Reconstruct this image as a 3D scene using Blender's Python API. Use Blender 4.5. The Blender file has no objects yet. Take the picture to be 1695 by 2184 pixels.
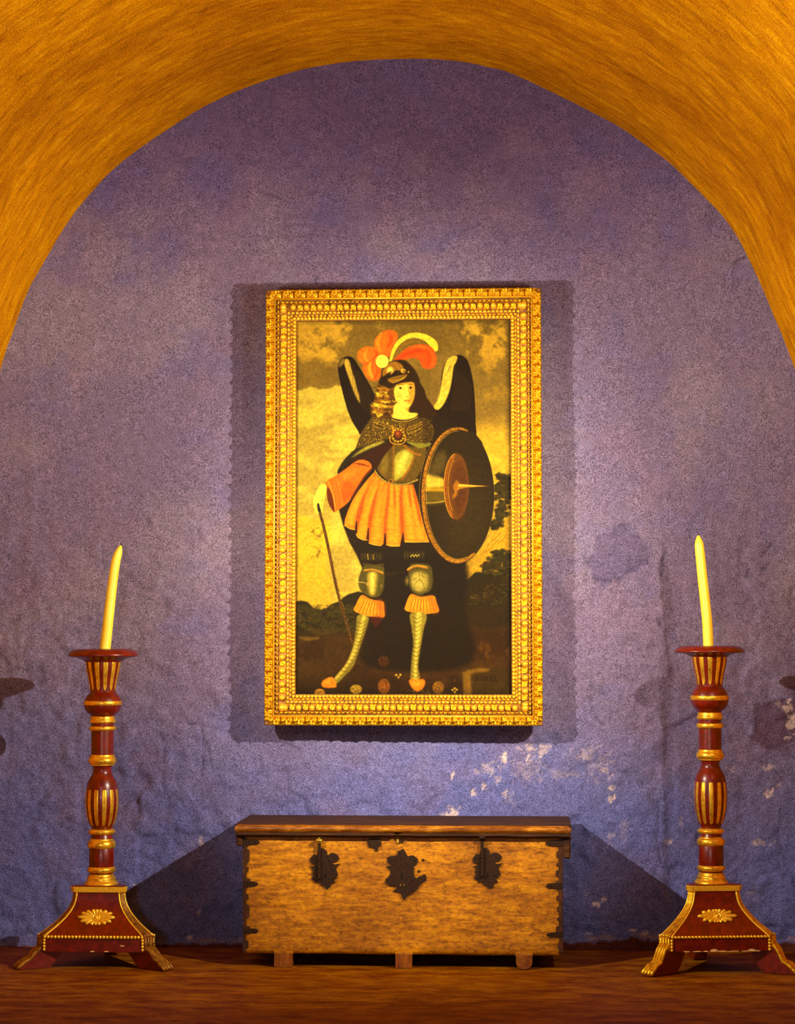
import bpy, math, random
import numpy as np
from mathutils import Vector, Matrix, Euler

random.seed(7)
rng = np.random.default_rng(11)
SC = bpy.context.scene
COL = SC.collection

# ------------------------------------------------------------------ camera
W_PX, H_PX, F_PX = 1695.0, 2184.0, 4500.0
CAM_D, CAM_Z = 9.375, 1.333
PITCH, YAW = math.radians(3.60), math.radians(3.21)
cam_data = bpy.data.cameras.new('camera')
cam = bpy.data.objects.new('camera', cam_data)
COL.objects.link(cam)
cam.location = (0, -CAM_D, CAM_Z)
cam.rotation_euler = (math.pi / 2 + PITCH, 0, YAW)
cam_data.sensor_fit = 'HORIZONTAL'
cam_data.sensor_width = 36.0
cam_data.lens = F_PX / W_PX * 36.0
cam_data.clip_end = 60
SC.camera = cam
CAM_R = Euler((math.pi / 2 + PITCH, 0, YAW)).to_matrix()
CAM_P = Vector((0, -CAM_D, CAM_Z))

def at(px, py, y=0.0):
    """world point on the vertical plane Y=y seen at a pixel of the photograph"""
    d = CAM_R @ Vector(((px - W_PX / 2) / F_PX, (H_PX / 2 - py) / F_PX, -1.0))
    return CAM_P + d * ((y - CAM_P.y) / d.y)

# ------------------------------------------------------------------ light
world = bpy.data.worlds.new('world')
SC.world = world
world.use_nodes = True
world.node_tree.nodes['Background'].inputs[0].default_value = (0.52, 0.44, 0.85, 1)
world.node_tree.nodes['Background'].inputs[1].default_value = 0.055

def lamp(name, kind, loc, target, energy, color, **kw):
    d = bpy.data.lights.new(name, kind)
    d.energy = energy
    d.color = color
    for k, v in kw.items():
        setattr(d, k, v)
    o = bpy.data.objects.new(name, d)
    o.location = loc
    o.rotation_euler = (Vector(target) - Vector(loc)).to_track_quat('-Z', 'Y').to_euler()
    COL.objects.link(o)
    return o

# two lamps inside the niche, one at each side, that throw the double shadow of the picture
LAMP_Z = 2.07
TGT = (-0.5, 0.0, 1.25)
lamp('right_lamp', 'SPOT', (1.24, -2.60, LAMP_Z), (-1.50, 0, 1.42), 690, (1.0, 0.88, 0.72),
     shadow_soft_size=0.018, spot_size=math.radians(80), spot_blend=1.0)
lamp('left_lamp', 'SPOT', (-1.84, -2.60, LAMP_Z), (0.58, 0, 1.42), 560, (1.0, 0.88, 0.72),
     shadow_soft_size=0.018, spot_size=math.radians(80), spot_blend=1.0)
# two added fills, unseen at the vault mouth, that brighten it from below, and the light of the room behind the photographer
lamp('right_vault_fill', 'SPOT', (1.15, -3.5, 1.95), (0.62, -2.1, 3.5), 245, (1.0, 0.92, 0.74), shadow_soft_size=0.25,
     spot_size=math.radians(140), spot_blend=1.0)
lamp('left_vault_fill', 'SPOT', (-2.15, -3.5, 1.95), (-1.6, -2.1, 3.5), 190, (1.0, 0.92, 0.74), shadow_soft_size=0.25,
     spot_size=math.radians(140), spot_blend=1.0)
lamp('room_lamp', 'AREA', (-0.9, -8.6, 1.25), (-0.5, 0, 1.25), 60, (1.0, 0.90, 0.78),
     shape='DISK', size=0.30)

SC.view_settings.view_transform = 'Standard'
SC.view_settings.look = 'None'
SC.view_settings.gamma = 1.0
SC.view_settings.use_curve_mapping = False
SC.view_settings.exposure = 0.0

# ------------------------------------------------------------------ helpers
def s2l(c):
    return tuple(((x / 12.92) if x <= 0.04045 else ((x + 0.055) / 1.055) ** 2.4) for x in c)

def rgb(r, g, b):
    return s2l((r / 255, g / 255, b / 255)) + (1.0,)

def new_mat(name):
    m = bpy.data.materials.new(name)
    m.use_nodes = True
    nt = m.node_tree
    return m, nt, nt.nodes['Principled BSDF']

def noise_node(nt, scale, detail=4, rough=0.6, vec=None, dist=0.0):
    n = nt.nodes.new('ShaderNodeTexNoise')
    n.inputs['Scale'].default_value = scale
    n.inputs['Detail'].default_value = detail
    n.inputs['Roughness'].default_value = rough
    n.inputs['Distortion'].default_value = dist
    if vec is not None:
        nt.links.new(vec, n.inputs['Vector'])
    return n

def ramp(nt, fac, stops):
    r = nt.nodes.new('ShaderNodeValToRGB')
    e = r.color_ramp.elements
    while len(e) < len(stops):
        e.new(0.5)
    for i, (p, c) in enumerate(stops):
        e[i].position = p
        e[i].color = c if len(c) == 4 else c + (1,)
    nt.links.new(fac, r.inputs['Fac'])
    return r

def mix(nt, a, b, fac, mode='MIX'):
    m = nt.nodes.new('ShaderNodeMix')
    m.data_type = 'RGBA'
    m.blend_type = mode
    for sock, v in ((m.inputs[6], a), (m.inputs[7], b), (m.inputs[0], fac)):
        if hasattr(v, 'is_linked'):
            nt.links.new(v, sock)
        else:
            sock.default_value = v
    return m.outputs[2]

def bump(nt, bsdf, height, strength, dist=0.01, normal=None):
    b = nt.nodes.new('ShaderNodeBump')
    b.inputs['Strength'].default_value = strength
    b.inputs['Distance'].default_value = dist
    nt.links.new(height, b.inputs['Height'])
    if normal is not None:
        nt.links.new(normal, b.inputs['Normal'])
    nt.links.new(b.outputs[0], bsdf.inputs['Normal'])
    return b.outputs[0]

def texco(nt, what='Object'):
    t = nt.nodes.new('ShaderNodeTexCoord')
    return t.outputs[what]

def mapping(nt, vec, scale=(1, 1, 1), rot=(0, 0, 0)):
    m = nt.nodes.new('ShaderNodeMapping')
    m.inputs['Scale'].default_value = scale
    m.inputs['Rotation'].default_value = rot
    nt.links.new(vec, m.inputs['Vector'])
    return m.outputs[0]

class MB:
    """collects geometry and links it as one mesh object"""
    def __init__(self):
        self.v, self.f, self.s = [], [], []

    def add(self, vs, fs, smooth=False, M=None):
        b = len(self.v)
        if M is not None:
            vs = [M @ Vector(p) for p in vs]
        self.v += [tuple(p) for p in vs]
        self.f += [tuple(i + b for i in f) for f in fs]
        self.s += [smooth] * len(fs)
        return self

    def box(self, lo, hi, M=None, bev=0.0):
        (x0, y0, z0), (x1, y1, z1) = lo, hi
        if bev <= 0:
            vs = [(x, y, z) for x in (x0, x1) for y in (y0, y1) for z in (z0, z1)]
            fs = [(0, 1, 3, 2), (4, 6, 7, 5), (0, 4, 5, 1), (2, 3, 7, 6), (0, 2, 6, 4), (1, 5, 7, 3)]
            return self.add(vs, fs, False, M)
        # bevelled box: chamfer every edge
        b = min(bev, (x1 - x0) * .49, (y1 - y0) * .49, (z1 - z0) * .49)
        vs, idx = [], {}
        for sx in (0, 1):
            for sy in (0, 1):
                for sz in (0, 1):
                    X, Y, Z = (x0, x1)[sx], (y0, y1)[sy], (z0, z1)[sz]
                    ix, iy, iz = X + b * (1, -1)[sx], Y + b * (1, -1)[sy], Z + b * (1, -1)[sz]
                    for a, p in enumerate(((X, iy, iz), (ix, Y, iz), (ix, iy, Z))):
                        idx[sx, sy, sz, a] = len(vs)
                        vs.append(p)
        fs = []
        for s in (0, 1):
            q = [(0, 0), (1, 0), (1, 1), (0, 1)]
            fs.append(tuple(idx[s, a, c, 0] for a, c in (q if s else q[::-1])))
            fs.append(tuple(idx[a, s, c, 1] for a, c in (q[::-1] if s else q)))
            fs.append(tuple(idx[a, c, s, 2] for a, c in (q if s else q[::-1])))
        for a in (0, 1):
            for c in (0, 1):
                fs.append((idx[a, c, 0, 0], idx[a, c, 0, 1], idx[a, c, 1, 1], idx[a, c, 1, 0]))
                fs.append((idx[a, 0, c, 0], idx[a, 0, c, 2], idx[a, 1, c, 2], idx[a, 1, c, 0]))
                fs.append((idx[0, a, c, 1], idx[0, a, c, 2], idx[1, a, c, 2], idx[1, a, c, 1]))
        for sx in (0, 1):
            for sy in (0, 1):
                for sz in (0, 1):
                    fs.append(tuple(idx[sx, sy, sz, a] for a in range(3)))
        return self.add(vs, fs, False, M)

    def lathe(self, prof, n=48, smooth=True, M=None, a0=0.0, a1=2 * math.pi, rfun=None, cap=True):
        full = abs(a1 - a0 - 2 * math.pi) < 1e-6
        cols = n if full else n + 1
        vs, fs = [], []
        for (r, z) in prof:
            for k in range(cols):
                a = a0 + (a1 - a0) * k / n
                rr = r if rfun is None else rfun(r, z, a)
                vs.append((rr * math.cos(a), rr * math.sin(a), z))
        for i in range(len(prof) - 1):
            for k in range(n):
                k2 = (k + 1) % cols
                fs.append((i * cols + k, i * cols + k2, (i + 1) * cols + k2, (i + 1) * cols + k))
        if cap and full:
            fs.append(tuple(range(cols))[::-1])
            fs.append(tuple((len(prof) - 1) * cols + k for k in range(cols)))
        return self.add(vs, fs, smooth, M)

    def tube(self, pts, rad, n=8, smooth=True, M=None, flat=1.0):
        pts = [Vector(p) for p in pts]
        if not hasattr(rad, '__len__'):
            rad = [rad] * len(pts)
        vs, fs = [], []
        up = Vector((0.13, 0.2, 1)).normalized()
        prev = None
        for i, p in enumerate(pts):
            t = (pts[min(i + 1, len(pts) - 1)] - pts[max(i - 1, 0)]).normalized()
            if prev is None:
                a = t.cross(up)
                if a.length < 1e-3:
                    a = t.cross(Vector((1, 0, 0)))
                a.normalize()
            else:
                a = (prev - t * prev.dot(t)).normalized()
            prev = a
            b = t.cross(a)
            for k in range(n):
                w = 2 * math.pi * k / n
                vs.append(p + a * math.cos(w) * rad[i] + b * math.sin(w) * rad[i] * flat)
        for i in range(len(pts) - 1):
            for k in range(n):
                k2 = (k + 1) % n
                fs.append((i * n + k, i * n + k2, (i + 1) * n + k2, (i + 1) * n + k))
        fs.append(tuple(range(n))[::-1])
        fs.append(tuple((len(pts) - 1) * n + k for k in range(n)))
        return self.add(vs, fs, smooth, M)

    def ball(self, c, r, n=8, m=5, M=None):
        if not hasattr(r, '__len__'):
            r = (r, r, r)
        vs, fs = [], []
        vs.append((c[0], c[1], c[2] + r[2]))
        for i in range(1, m):
            t = math.pi * i / m
            for k in range(n):
                a = 2 * math.pi * k / n
                vs.append((c[0] + r[0] * math.sin(t) * math.cos(a), c[1] + r[1] * math.sin(t) * math.sin(a), c[2] + r[2] * math.cos(t)))
        vs.append((c[0], c[1], c[2] - r[2]))
        L = len(vs) - 1
        for k in range(n):
            k2 = (k + 1) % n
            fs.append((0, 1 + k, 1 + k2))
            fs.append((L, 1 + (m - 2) * n + k2, 1 + (m - 2) * n + k))
            for i in range(m - 2):
                fs.append((1 + i * n + k, 1 + (i + 1) * n + k, 1 + (i + 1) * n + k2, 1 + i * n + k2))
        return self.add(vs, fs, True, M)

    def prism(self, poly, y0, y1, M=None):
        """outline in x,z extruded from y0 (front) to y1 (back)"""
        n = len(poly)
        vs = [(x, y0, z) for x, z in poly] + [(x, y1, z) for x, z in poly]
        fs = [tuple(range(n)), tuple(range(2 * n - 1, n - 1, -1))]
        for k in range(n):
            k2 = (k + 1) % n
            fs.append((k2, k, n + k, n + k2))
        return self.add(vs, fs, False, M)

    def mesh(self, name, mats):
        me = bpy.data.meshes.new(name)
        me.from_pydata(self.v, [], self.f)
        me.polygons.foreach_set('use_smooth', self.s)
        for m in (mats if isinstance(mats, (list, tuple)) else [mats]):
            me.materials.append(m)
        me.validate()
        me.update()
        return me

    def build(self, name, mat, parent=None, M=None):
        o = bpy.data.objects.new(name, self.mesh(name, mat))
        COL.objects.link(o)
        if parent is not None:
            o.parent = parent
        if M is not None:
            o.matrix_local = M
        return o

def empty(name, loc, label, cat, group=None, rz=0.0):
    o = bpy.data.objects.new(name, None)
    COL.objects.link(o)
    o.location = loc
    o.rotation_euler = (0, 0, rz)
    o.empty_display_size = 0.1
    o['label'] = label
    o['category'] = cat
    if group:
        o['group'] = group
    return o

def child(name, me, parent, M):
    o = bpy.data.objects.new(name, me)
    COL.objects.link(o)
    o.parent = parent
    o.matrix_local = M
    return o

# ---- value noise in numpy
def vnoise(x, y, seed):
    r = np.random.default_rng(seed)
    t = r.random((256, 256))
    xi, yi = np.floor(x).astype(int), np.floor(y).astype(int)
    fx, fy = x - xi, y - yi
    fx, fy = fx * fx * (3 - 2 * fx), fy * fy * (3 - 2 * fy)
    a, b = t[xi & 255, yi & 255], t[(xi + 1) & 255, yi & 255]
    c, d = t[xi & 255, (yi + 1) & 255], t[(xi + 1) & 255, (yi + 1) & 255]
    return (a * (1 - fx) + b * fx) * (1 - fy) + (c * (1 - fx) + d * fx) * fy

def fbm(x, y, scale, seed, octs=4, gain=0.5):
    s, amp, tot = 0, 1, 0
    for k in range(octs):
        s = s + amp * vnoise(x * scale * 2 ** k + 31.7 * k, y * scale * 2 ** k + 17.3 * k, seed + k)
        tot += amp
        amp *= gain
    return s / tot

def smooth01(x):
    x = np.clip(x, 0, 1)
    return x * x * (3 - 2 * x)

def seg_dist(X, Y, pts):
    d = np.full(X.shape, 1e9)
    for (x0, y0), (x1, y1) in zip(pts[:-1], pts[1:]):
        dx, dy = x1 - x0, y1 - y0
        t = np.clip(((X - x0) * dx + (Y - y0) * dy) / (dx * dx + dy * dy + 1e-9), 0, 1)
        d = np.minimum(d, np.hypot(X - x0 - t * dx, Y - y0 - t * dy))
    return d

# ================================================================== materials
def mat_gold(name, base=(0.95, 0.56, 0.02), dark=(0.42, 0.15, 0.01), metal=0.62, rough=0.34, nscale=60, lo=0.30, hi=0.55):
    m, nt, b = new_mat(name)
    n = noise_node(nt, nscale, 5, 0.7, texco(nt))
    r = ramp(nt, n.outputs[0], [(lo, dark), (hi, base)])
    nt.links.new(r.outputs[0], b.inputs['Base Color'])
    b.inputs['Metallic'].default_value = metal
    b.inputs['Roughness'].default_value = rough
    n2 = noise_node(nt, 240, 3, 0.6, texco(nt))
    bump(nt, b, n2.outputs[0], 0.25, 0.002)
    return m

GOLD = mat_gold('worn_gilding', base=(0.92, 0.54, 0.01), dark=(0.36, 0.12, 0.004), lo=0.36, hi=0.56, metal=0.72)
GOLD_BRIGHT = mat_gold('bright_gilding', base=(1.0, 0.62, 0.03), dark=(0.75, 0.36, 0.01), metal=0.55, rough=0.36, nscale=90)
GILT_DARK = mat_gold('dark_gilding', base=(0.40, 0.17, 0.004), dark=(0.10, 0.03, 0.001), metal=0.45, rough=0.45, nscale=45, lo=0.35, hi=0.65)

LEAF = mat_gold('burnished_leaf', base=(1.0, 0.58, 0.03), dark=(0.55, 0.20, 0.01), metal=0.76, rough=0.30, nscale=55)

def mat_red(name='red_lacquer'):
    m, nt, b = new_mat(name)
    n = noise_node(nt, 35, 5, 0.65, texco(nt))
    r = ramp(nt, n.outputs[0], [(0.3, (0.070, 0.003, 0.000)), (0.7, (0.200, 0.010, 0.000))])
    nt.links.new(r.outputs[0], b.inputs['Base Color'])
    b.inputs['Roughness'].default_value = 0.30
    b.inputs['Coat Weight'].default_value = 0.1
    n2 = noise_node(nt, 150, 3, 0.6, texco(nt))
    bump(nt, b, n2.outputs[0], 0.15, 0.002)
    return m
RED = mat_red()

def mat_plain(name, col, rough=0.6, metal=0.0, nscale=40, var=0.35):
    m, nt, b = new_mat(name)
    n = noise_node(nt, nscale, 4, 0.6, texco(nt))
    lo = tuple(c * (1 - var) for c in col[:3])
    hi = tuple(min(1, c * (1 + var)) for c in col[:3])
    r = ramp(nt, n.outputs[0], [(0.3, lo), (0.7, hi)])
    nt.links.new(r.outputs[0], b.inputs['Base Color'])
    b.inputs['Roughness'].default_value = rough
    b.inputs['Metallic'].default_value = metal
    b.inputs['Specular IOR Level'].default_value = 0.2
    return m

IRON = mat_plain('dark_iron', rgb(44, 25, 8)[:3], 0.55, 0.25, 120, 0.6)
BRASS = mat_plain('old_brass', rgb(190, 150, 50)[:3], 0.35, 0.7, 90, 0.3)
CHIP = mat_plain('bare_gesso', rgb(225, 180, 110)[:3], 0.9, 0, 60, 0.2)
WICK = mat_plain('black_wick', rgb(30, 18, 10)[:3], 0.9)

def mat_wax():
    m, nt, b = new_mat('yellow_wax')
    n = noise_node(nt, 14, 3, 0.5, texco(nt))
    r = ramp(nt, n.outputs[0], [(0.3, (0.95, 0.62, 0.03)), (0.7, (1.0, 0.76, 0.06))])
    nt.links.new(r.outputs[0], b.inputs['Base Color'])
    b.inputs['Roughness'].default_value = 0.4
    b.inputs['Subsurface Weight'].default_value = 0.25
    b.inputs['Subsurface Radius'].default_value = (0.02, 0.012, 0.003)
    b.inputs['Subsurface Scale'].default_value = 0.5
    return m
WAX = mat_wax()

def mat_wood(name, cols, grain=(1.2, 14, 14), rough=0.5, axis_rot=(0, 0, 0), spots=0.5):
    m, nt, b = new_mat(name)
    v = mapping(nt, texco(nt), grain, axis_rot)
    n = noise_node(nt, 5.5, 8, 0.72, v, 0.4)
    r = ramp(nt, n.outputs[0], [(0.30, cols[0]), (0.50, cols[1]), (0.68, cols[2])])
    big = noise_node(nt, 3.2, 4, 0.6, texco(nt))
    rb = ramp(nt, big.outputs[0], [(0.35, (0.50, 0.42, 0.30)), (0.62, (1.0, 1.0, 1.0))])
    c = mix(nt, r.outputs[0], rb.outputs[0], 0.7, 'MULTIPLY')
    sp = noise_node(nt, 70, 6, 0.85, mapping(nt, texco(nt), (0.6, 1, 1)))
    rs = ramp(nt, sp.outputs[0], [(0.36, (0.25, 0.17, 0.10)), (0.52, (1, 1, 1))])
    c = mix(nt, c, rs.outputs[0], spots, 'MULTIPLY')
    nt.links.new(c, b.inputs['Base Color'])
    b.inputs['Roughness'].default_value = rough
    b.inputs['Specular IOR Level'].default_value = 0.25
    bump(nt, b, n.outputs[0], 0.35, 0.004)
    return m

WOOD = mat_wood('chest_board_wood', [rgb(116, 64, 0), rgb(180, 112, 0), rgb(220, 150, 6)], grain=(2.2, 9, 9), spots=0.8)
WOOD_DARK = mat_wood('chest_lid_wood', [rgb(34, 15, 0), rgb(60, 30, 0), rgb(104, 60, 2)], rough=0.75, spots=0.4)
WOOD_WORN_LIT = mat_wood('worn_lit_lid_edge', [rgb(84, 40, 2), rgb(136, 76, 6), rgb(206, 140, 36)], grain=(1.6, 8, 8), rough=0.33, spots=0.5)  # worn bullnose, its edge highlight put into the lighter tone
WOOD_END = mat_wood('chest_end_grain', [rgb(40, 18, 5), rgb(66, 34, 8), rgb(98, 54, 14)], grain=(8, 8, 3), spots=0.3)
WOOD_FOOT = mat_wood('chest_foot_wood', [rgb(90, 36, 0), rgb(136, 70, 2), rgb(170, 106, 6)], grain=(6, 6, 2))

# ================================================================== back wall
def to_px(x, z):     # world point of the wall plane -> photograph pixel, vectorised
    dx, dy, dz = x - CAM_P.x, 0 - CAM_P.y, z - CAM_P.z
    R = np.array(CAM_R.transposed())
    cx = R[0, 0] * dx + R[0, 1] * dy + R[0, 2] * dz
    cy = R[1, 0] * dx + R[1, 1] * dy + R[1, 2] * dz
    cz = R[2, 0] * dx + R[2, 1] * dy + R[2, 2] * dz
    return W_PX / 2 - F_PX * cx / cz, H_PX / 2 + F_PX * cy / cz

def build_back_wall():
    x0, x1, z0, z1 = -2.5, 1.62, -0.05, 4.12
    nx, nz = 520, 526
    xs, zs = np.linspace(x0, x1, nx), np.linspace(z0, z1, nz)
    X, Z = np.meshgrid(xs, zs)
    PX, PY = to_px(X, Z)
    # ---- relief (towards the room is -Y)
    h = 0.030 * (fbm(X, Z, 1.1, 3, 3) - 0.5)
    h += 0.010 * (fbm(X, Z, 6, 9, 4) - 0.5)
    low = smooth01((PY - 950) / 500)
    h += (0.004 + 0.016 * low) * (fbm(X, Z, 18, 21, 4, 0.6) - 0.5)
    lump = fbm(X, Z, 4.5, 77, 3)
    h += 0.012 * low * smooth01((lump - 0.52) / 0.1)
    col_noise = fbm(X, Z, 2.2, 40, 4)
    col_noise2 = fbm(X, Z, 7, 50, 4)
    fine = fbm(X, Z, 30, 60, 3, 0.7)
    # ---- paint colours, and the shade of the upper wall
    violet = np.array([0.205, 0.150, 0.215])
    grey = np.array([0.270, 0.205, 0.235])
    blue = np.array([0.125, 0.140, 0.345])
    upper_shade = np.array([0.135, 0.085, 0.185])
    def mx(c, d, t):
        return c * (1 - t[..., None]) + d * t[..., None]
    C = np.broadcast_to(violet, X.shape + (3,)).copy()
    C = mx(C, grey, smooth01((col_noise - 0.40) / 0.25) * 0.7)
    C = mx(C, upper_shade, smooth01((700 - PY + 300 * (col_noise2 - 0.5)) / 450) * 0.9)  # upper wall darkened: the lamps' falloff is put into the colour
    tb = smooth01((PY - 1330 + 420 * (col_noise - 0.5) + 160 * (col_noise2 - 0.5)) / 560)
    C = mx(C, blue, tb * 0.92)
    C = mx(C, blue * 0.9, smooth01((col_noise2 - 0.56) / 0.16) * 0.16)
    C = mx(C, np.array([0.30, 0.17, 0.20]), smooth01((fbm(X, Z, 5, 91, 3) - 0.56) / 0.2) * 0.16)
    # a ragged zone where a patch of old render was cut out
    dpatch = ((PX - 1315) / 68) ** 2 + ((PY - 1182 + 0.18 * (PX - 1315)) / 62) ** 2 + 0.9 * (col_noise2 - 0.5) + 1.2 * (fine - 0.5)
    pm = smooth01((1.0 - dpatch) / 0.16)
    h -= 0.0075 * pm
    h += 0.010 * pm * (fbm(X, Z, 45, 71, 2) - 0.5)
    C = mx(C, np.array([0.120, 0.090, 0.165]), pm * 0.65)
    dp2 = ((PX - 1655) / 62) ** 2 + ((PY - 1545) / 58) ** 2 + 1.4 * (col_noise2 - 0.5) + 1.0 * (fine - 0.5)
    pm2 = smooth01((1.0 - dp2) / 0.3)
    h -= 0.006 * pm2
    C = mx(C, np.array([0.115, 0.060, 0.095]), pm2 * 0.8)
    for cx, cy, rx, ry, dep in ((40, 1260, 40, 120, -.004), (450, 1640, 60, 120, .006), (410, 1650, 90, 80, .006),
                                (1430, 1600, 14, 260, -.007), (1330, 1560, 70, 90, .006), (1250, 1430, 50, 60, .005),
                                (1610, 1440, 50, 40, -.004), (600, 1690, 60, 30, .005)):
        g = np.exp(-(((PX - cx) / rx) ** 2 + ((PY - cy) / ry) ** 2) ** 2)
        h += dep * g
    # edges of old render coats
    for pts, dep in (([(220, 1122), (330, 1115), (475, 1128)], .004), ([(1235, 1440), (1330, 1410), (1400, 1460)], .004),
                     ([(1405, 1110), (1405, 1480), (1412, 1700), (1410, 1990)], .005), ([(60, 700), (70, 1100), (30, 1500)], .003),
                     ([(1500, 1110), (1420, 1112), (1415, 1160)], .003)):
        d = seg_dist(PX, PY, pts) + 10 * (col_noise2 - 0.5)
        h += dep * np.exp(-(d / 9) ** 2)
    # cracks
    cracks = [([(1415, 1160), (1418, 1180), (1412, 1200), (1416, 1212), (1409, 1228)], 3.2, .008),
              ([(1578, 1145), (1580, 1170), (1576, 1195)], 2.6, .006), ([(1585, 1202), (1596, 1214), (1592, 1230)], 3.0, .008),
              ([(1645, 1160), (1634, 1175), (1622, 1190), (1627, 1215)], 3.4, .008), ([(1612, 1235), (1625, 1225), (1640, 1200)], 3, .006),
              ([(1597, 1268), (1594, 1285), (1570, 1288)], 2.4, .006), ([(1400, 1320), (1406, 1328), (1412, 1338)], 3.6, .010),
              ([(1404, 1336), (1410, 1324)], 2.6, .008), ([(1248, 1160), (1247, 1210), (1250, 1240)], 3.2, .006),
              ([(1265, 1235), (1310, 1240), (1345, 1215), (1378, 1195)], 3.0, .006), ([(221, 1165), (218, 1185), (223, 1215)], 2.2, .004),
              ([(302, 1198), (308, 1208)], 3.6, .008), ([(424, 1130), (427, 1150)], 3.0, .010), ([(172, 1278), (196, 1296)], 2.4, .006),
              ([(315, 1105), (318, 1118)], 4, .006), ([(229, 972), (227, 986)], 2.2, .004), ([(1565, 560), (1590, 548)], 3.4, .010),
              ([(1595, 598), (1618, 584)], 3.0, .008), ([(1118, 385), (1119, 408)], 2.4, .006), ([(548, 408), (580, 416), (600, 424)], 3.0, .007),
              ([(1337, 770), (1338, 800)], 2.2, .004), ([(96, 650), (104, 664)], 2.6, .004), ([(345, 1565), (352, 1600), (348, 1680), (360, 1705)], 2.4, .006),
              ([(380, 1540), (430, 1545), (438, 1600), (430, 1655)], 2.8, .007), ([(440, 1560), (452, 1640), (500, 1690)], 2.6, .005),
              ([(60, 1430), (40, 1424), (20, 1432)], 2.4, .005), ([(300, 1650), (306, 1680), (300, 1700)], 2.2, .004),
              ([(1260, 1460), (1262, 1520), (1285, 1545)], 2.6, .006), ([(1300, 1450), (1340, 1440), (1380, 1470)], 2.4, .005),
              ([(1405, 1700), (1400, 1790), (1408, 1840)], 3.0, .006), ([(1620, 1620), (1660, 1650), (1690, 1640)], 2.6, .005),
              ([(1560, 1905), (1600, 1900), (1640, 1912)], 2.6, .004), ([(260, 1830), (290, 1815), (330, 1840)], 2.2, .004)]
    for k in range(30):      # fine random crazing, mostly low down
        cx, cy = random.uniform(0, 1695), random.choice((random.uniform(1100, 1950), random.uniform(1400, 1980)))
        if 480 < cx < 1220 and cy > 1720:
            continue
        p = [(cx, cy)]
        ang = random.uniform(0, 6.28)
        for j in range(random.randint(2, 5)):
            ang += random.uniform(-0.9, 0.9)
            p.append((p[-1][0] + math.cos(ang) * 12, p[-1][1] + math.sin(ang) * 12))
        cracks.append((p, 1.5, random.uniform(.001, .003)))
    crk = np.zeros(X.shape)
    for pts, wd, dep in cracks:
        xs_, ys_ = [p[0] for p in pts], [p[1] for p in pts]
        sel = (PX > min(xs_) - 14) & (PX < max(xs_) + 14) & (PY > min(ys_) - 14) & (PY < max(ys_) + 14)
        if not sel.any():
            continue
        d = seg_dist(PX[sel], PY[sel], pts) + 5 * (fine[sel] - 0.5)
        e = np.exp(-(d / (wd * 0.8)) ** 2) * smooth01((fine[sel] - 0.30) / 0.2)
        h[sel] -= dep * 0.9 * e
        crk[sel] = np.maximum(crk[sel], e * min(1, dep / .007))
    C = mx(C, np.array([0.05, 0.035, 0.06]), np.clip(crk, 0, 1) * 0.75)
    # flakes where the paint is gone
    flakes = [(1078, 1612, 9, 14, 1), (1134, 1608, 17, 14, 1), (1140, 1600, 34, 20, .6), (1040, 1640, 26, 14, .5), (1012, 1690, 11, 7, .8),
              (1030, 1680, 8, 10, .7), (966, 1652, 5, 10, .9), (1238, 1610, 26, 12, .45), (1290, 1640, 12, 16, .5), (1302, 1682, 8, 26, .85),
              (1312, 1698, 9, 9, 1), (1060, 1660, 8, 18, .5), (1078, 1696, 8, 10, .6), (966, 1733, 15, 12, .9), (950, 1738, 14, 10, .5),
              (1298, 1790, 6, 12, .6), (1310, 1780, 5, 10, .5), (1272, 1928, 9, 7, .95), (1286, 1917, 7, 5, .9), (1250, 1905, 4, 7, .5),
              (1642, 1690, 14, 12, .9), (1628, 1678, 8, 8, .7), (1660, 1672, 8, 7, .6), (1638, 1636, 12, 8, .6), (1680, 1508, 15, 20, .85),
              (1690, 1548, 14, 22, .8), (1676, 1574, 6, 6, .8), (1660, 1500, 9, 9, .5), (1452, 1754, 6, 12, .4), (1424, 1795, 9, 5, .7),
              (1630, 1796, 24, 8, .55), (1600, 1905, 8, 4, .4), (290, 1886, 5, 5, .9), (427, 1790, 6, 8, .6), (433, 1800, 5, 5, .6),
              (425, 1950, 6, 10, .5), (1350, 1985, 12, 4, .9), (1376, 1990, 10, 5, .8), (1254, 1993, 8, 4, .5), (1146, 1705, 5, 5, .6),
              (404, 2000, 14, 6, .7), (62, 1995, 8, 4, .4), (1120, 1640, 50, 34, .28), (1270, 1630, 40, 40, .25), (1560, 1640, 14, 8, .3),
              (1150, 1650, 14, 20, .3), (1090, 1700, 14, 18, .25), (1330, 1770, 10, 24, .25), (1200, 1650, 40, 14, .3)]
    fl = np.zeros(X.shape)
    rag = fbm(X, Z, 55, 33, 3, 0.75)
    for cx, cy, rx, ry, a in flakes:
        d = ((PX - cx) / (rx * 1.05)) ** 2 + ((PY - cy) / (ry * 1.05)) ** 2 + 4.5 * (rag - 0.42)
        fl = np.maximum(fl, a ** 1.3 * smooth01((1.0 - d) / 0.7))
    C = mx(C, np.array([0.70, 0.52, 0.42]), fl)
    h -= 0.003 * fl
    # red floor paint lapping up the foot of the wall, a thin bare line above it
    edge = np.interp(PX, [0, 60, 330, 420, 520, 1200, 1300, 1345, 1400, 1695], [2019, 2016, 2010, 2010, 2009, 2008, 2004, 1999, 2003, 2008])
    e = PY - edge + 16 * (fbm(X, Z, 16, 88, 3) - 0.5) + 8 * (fine - 0.5)
    bare = np.exp(-((e + 4) / 4.5) ** 2) * smooth01((fbm(X, Z, 8, 99, 2) - 0.40) / 0.2)
    C = mx(C, np.array([0.36, 0.20, 0.14]), bare * 0.6)
    C = mx(C, np.array([0.100, 0.022, 0.010]), smooth01(e / 5))
    h += 0.012 * smooth01((e + 5) / 12)
    C = C * np.array([0.83, 0.85, 0.97])
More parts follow.
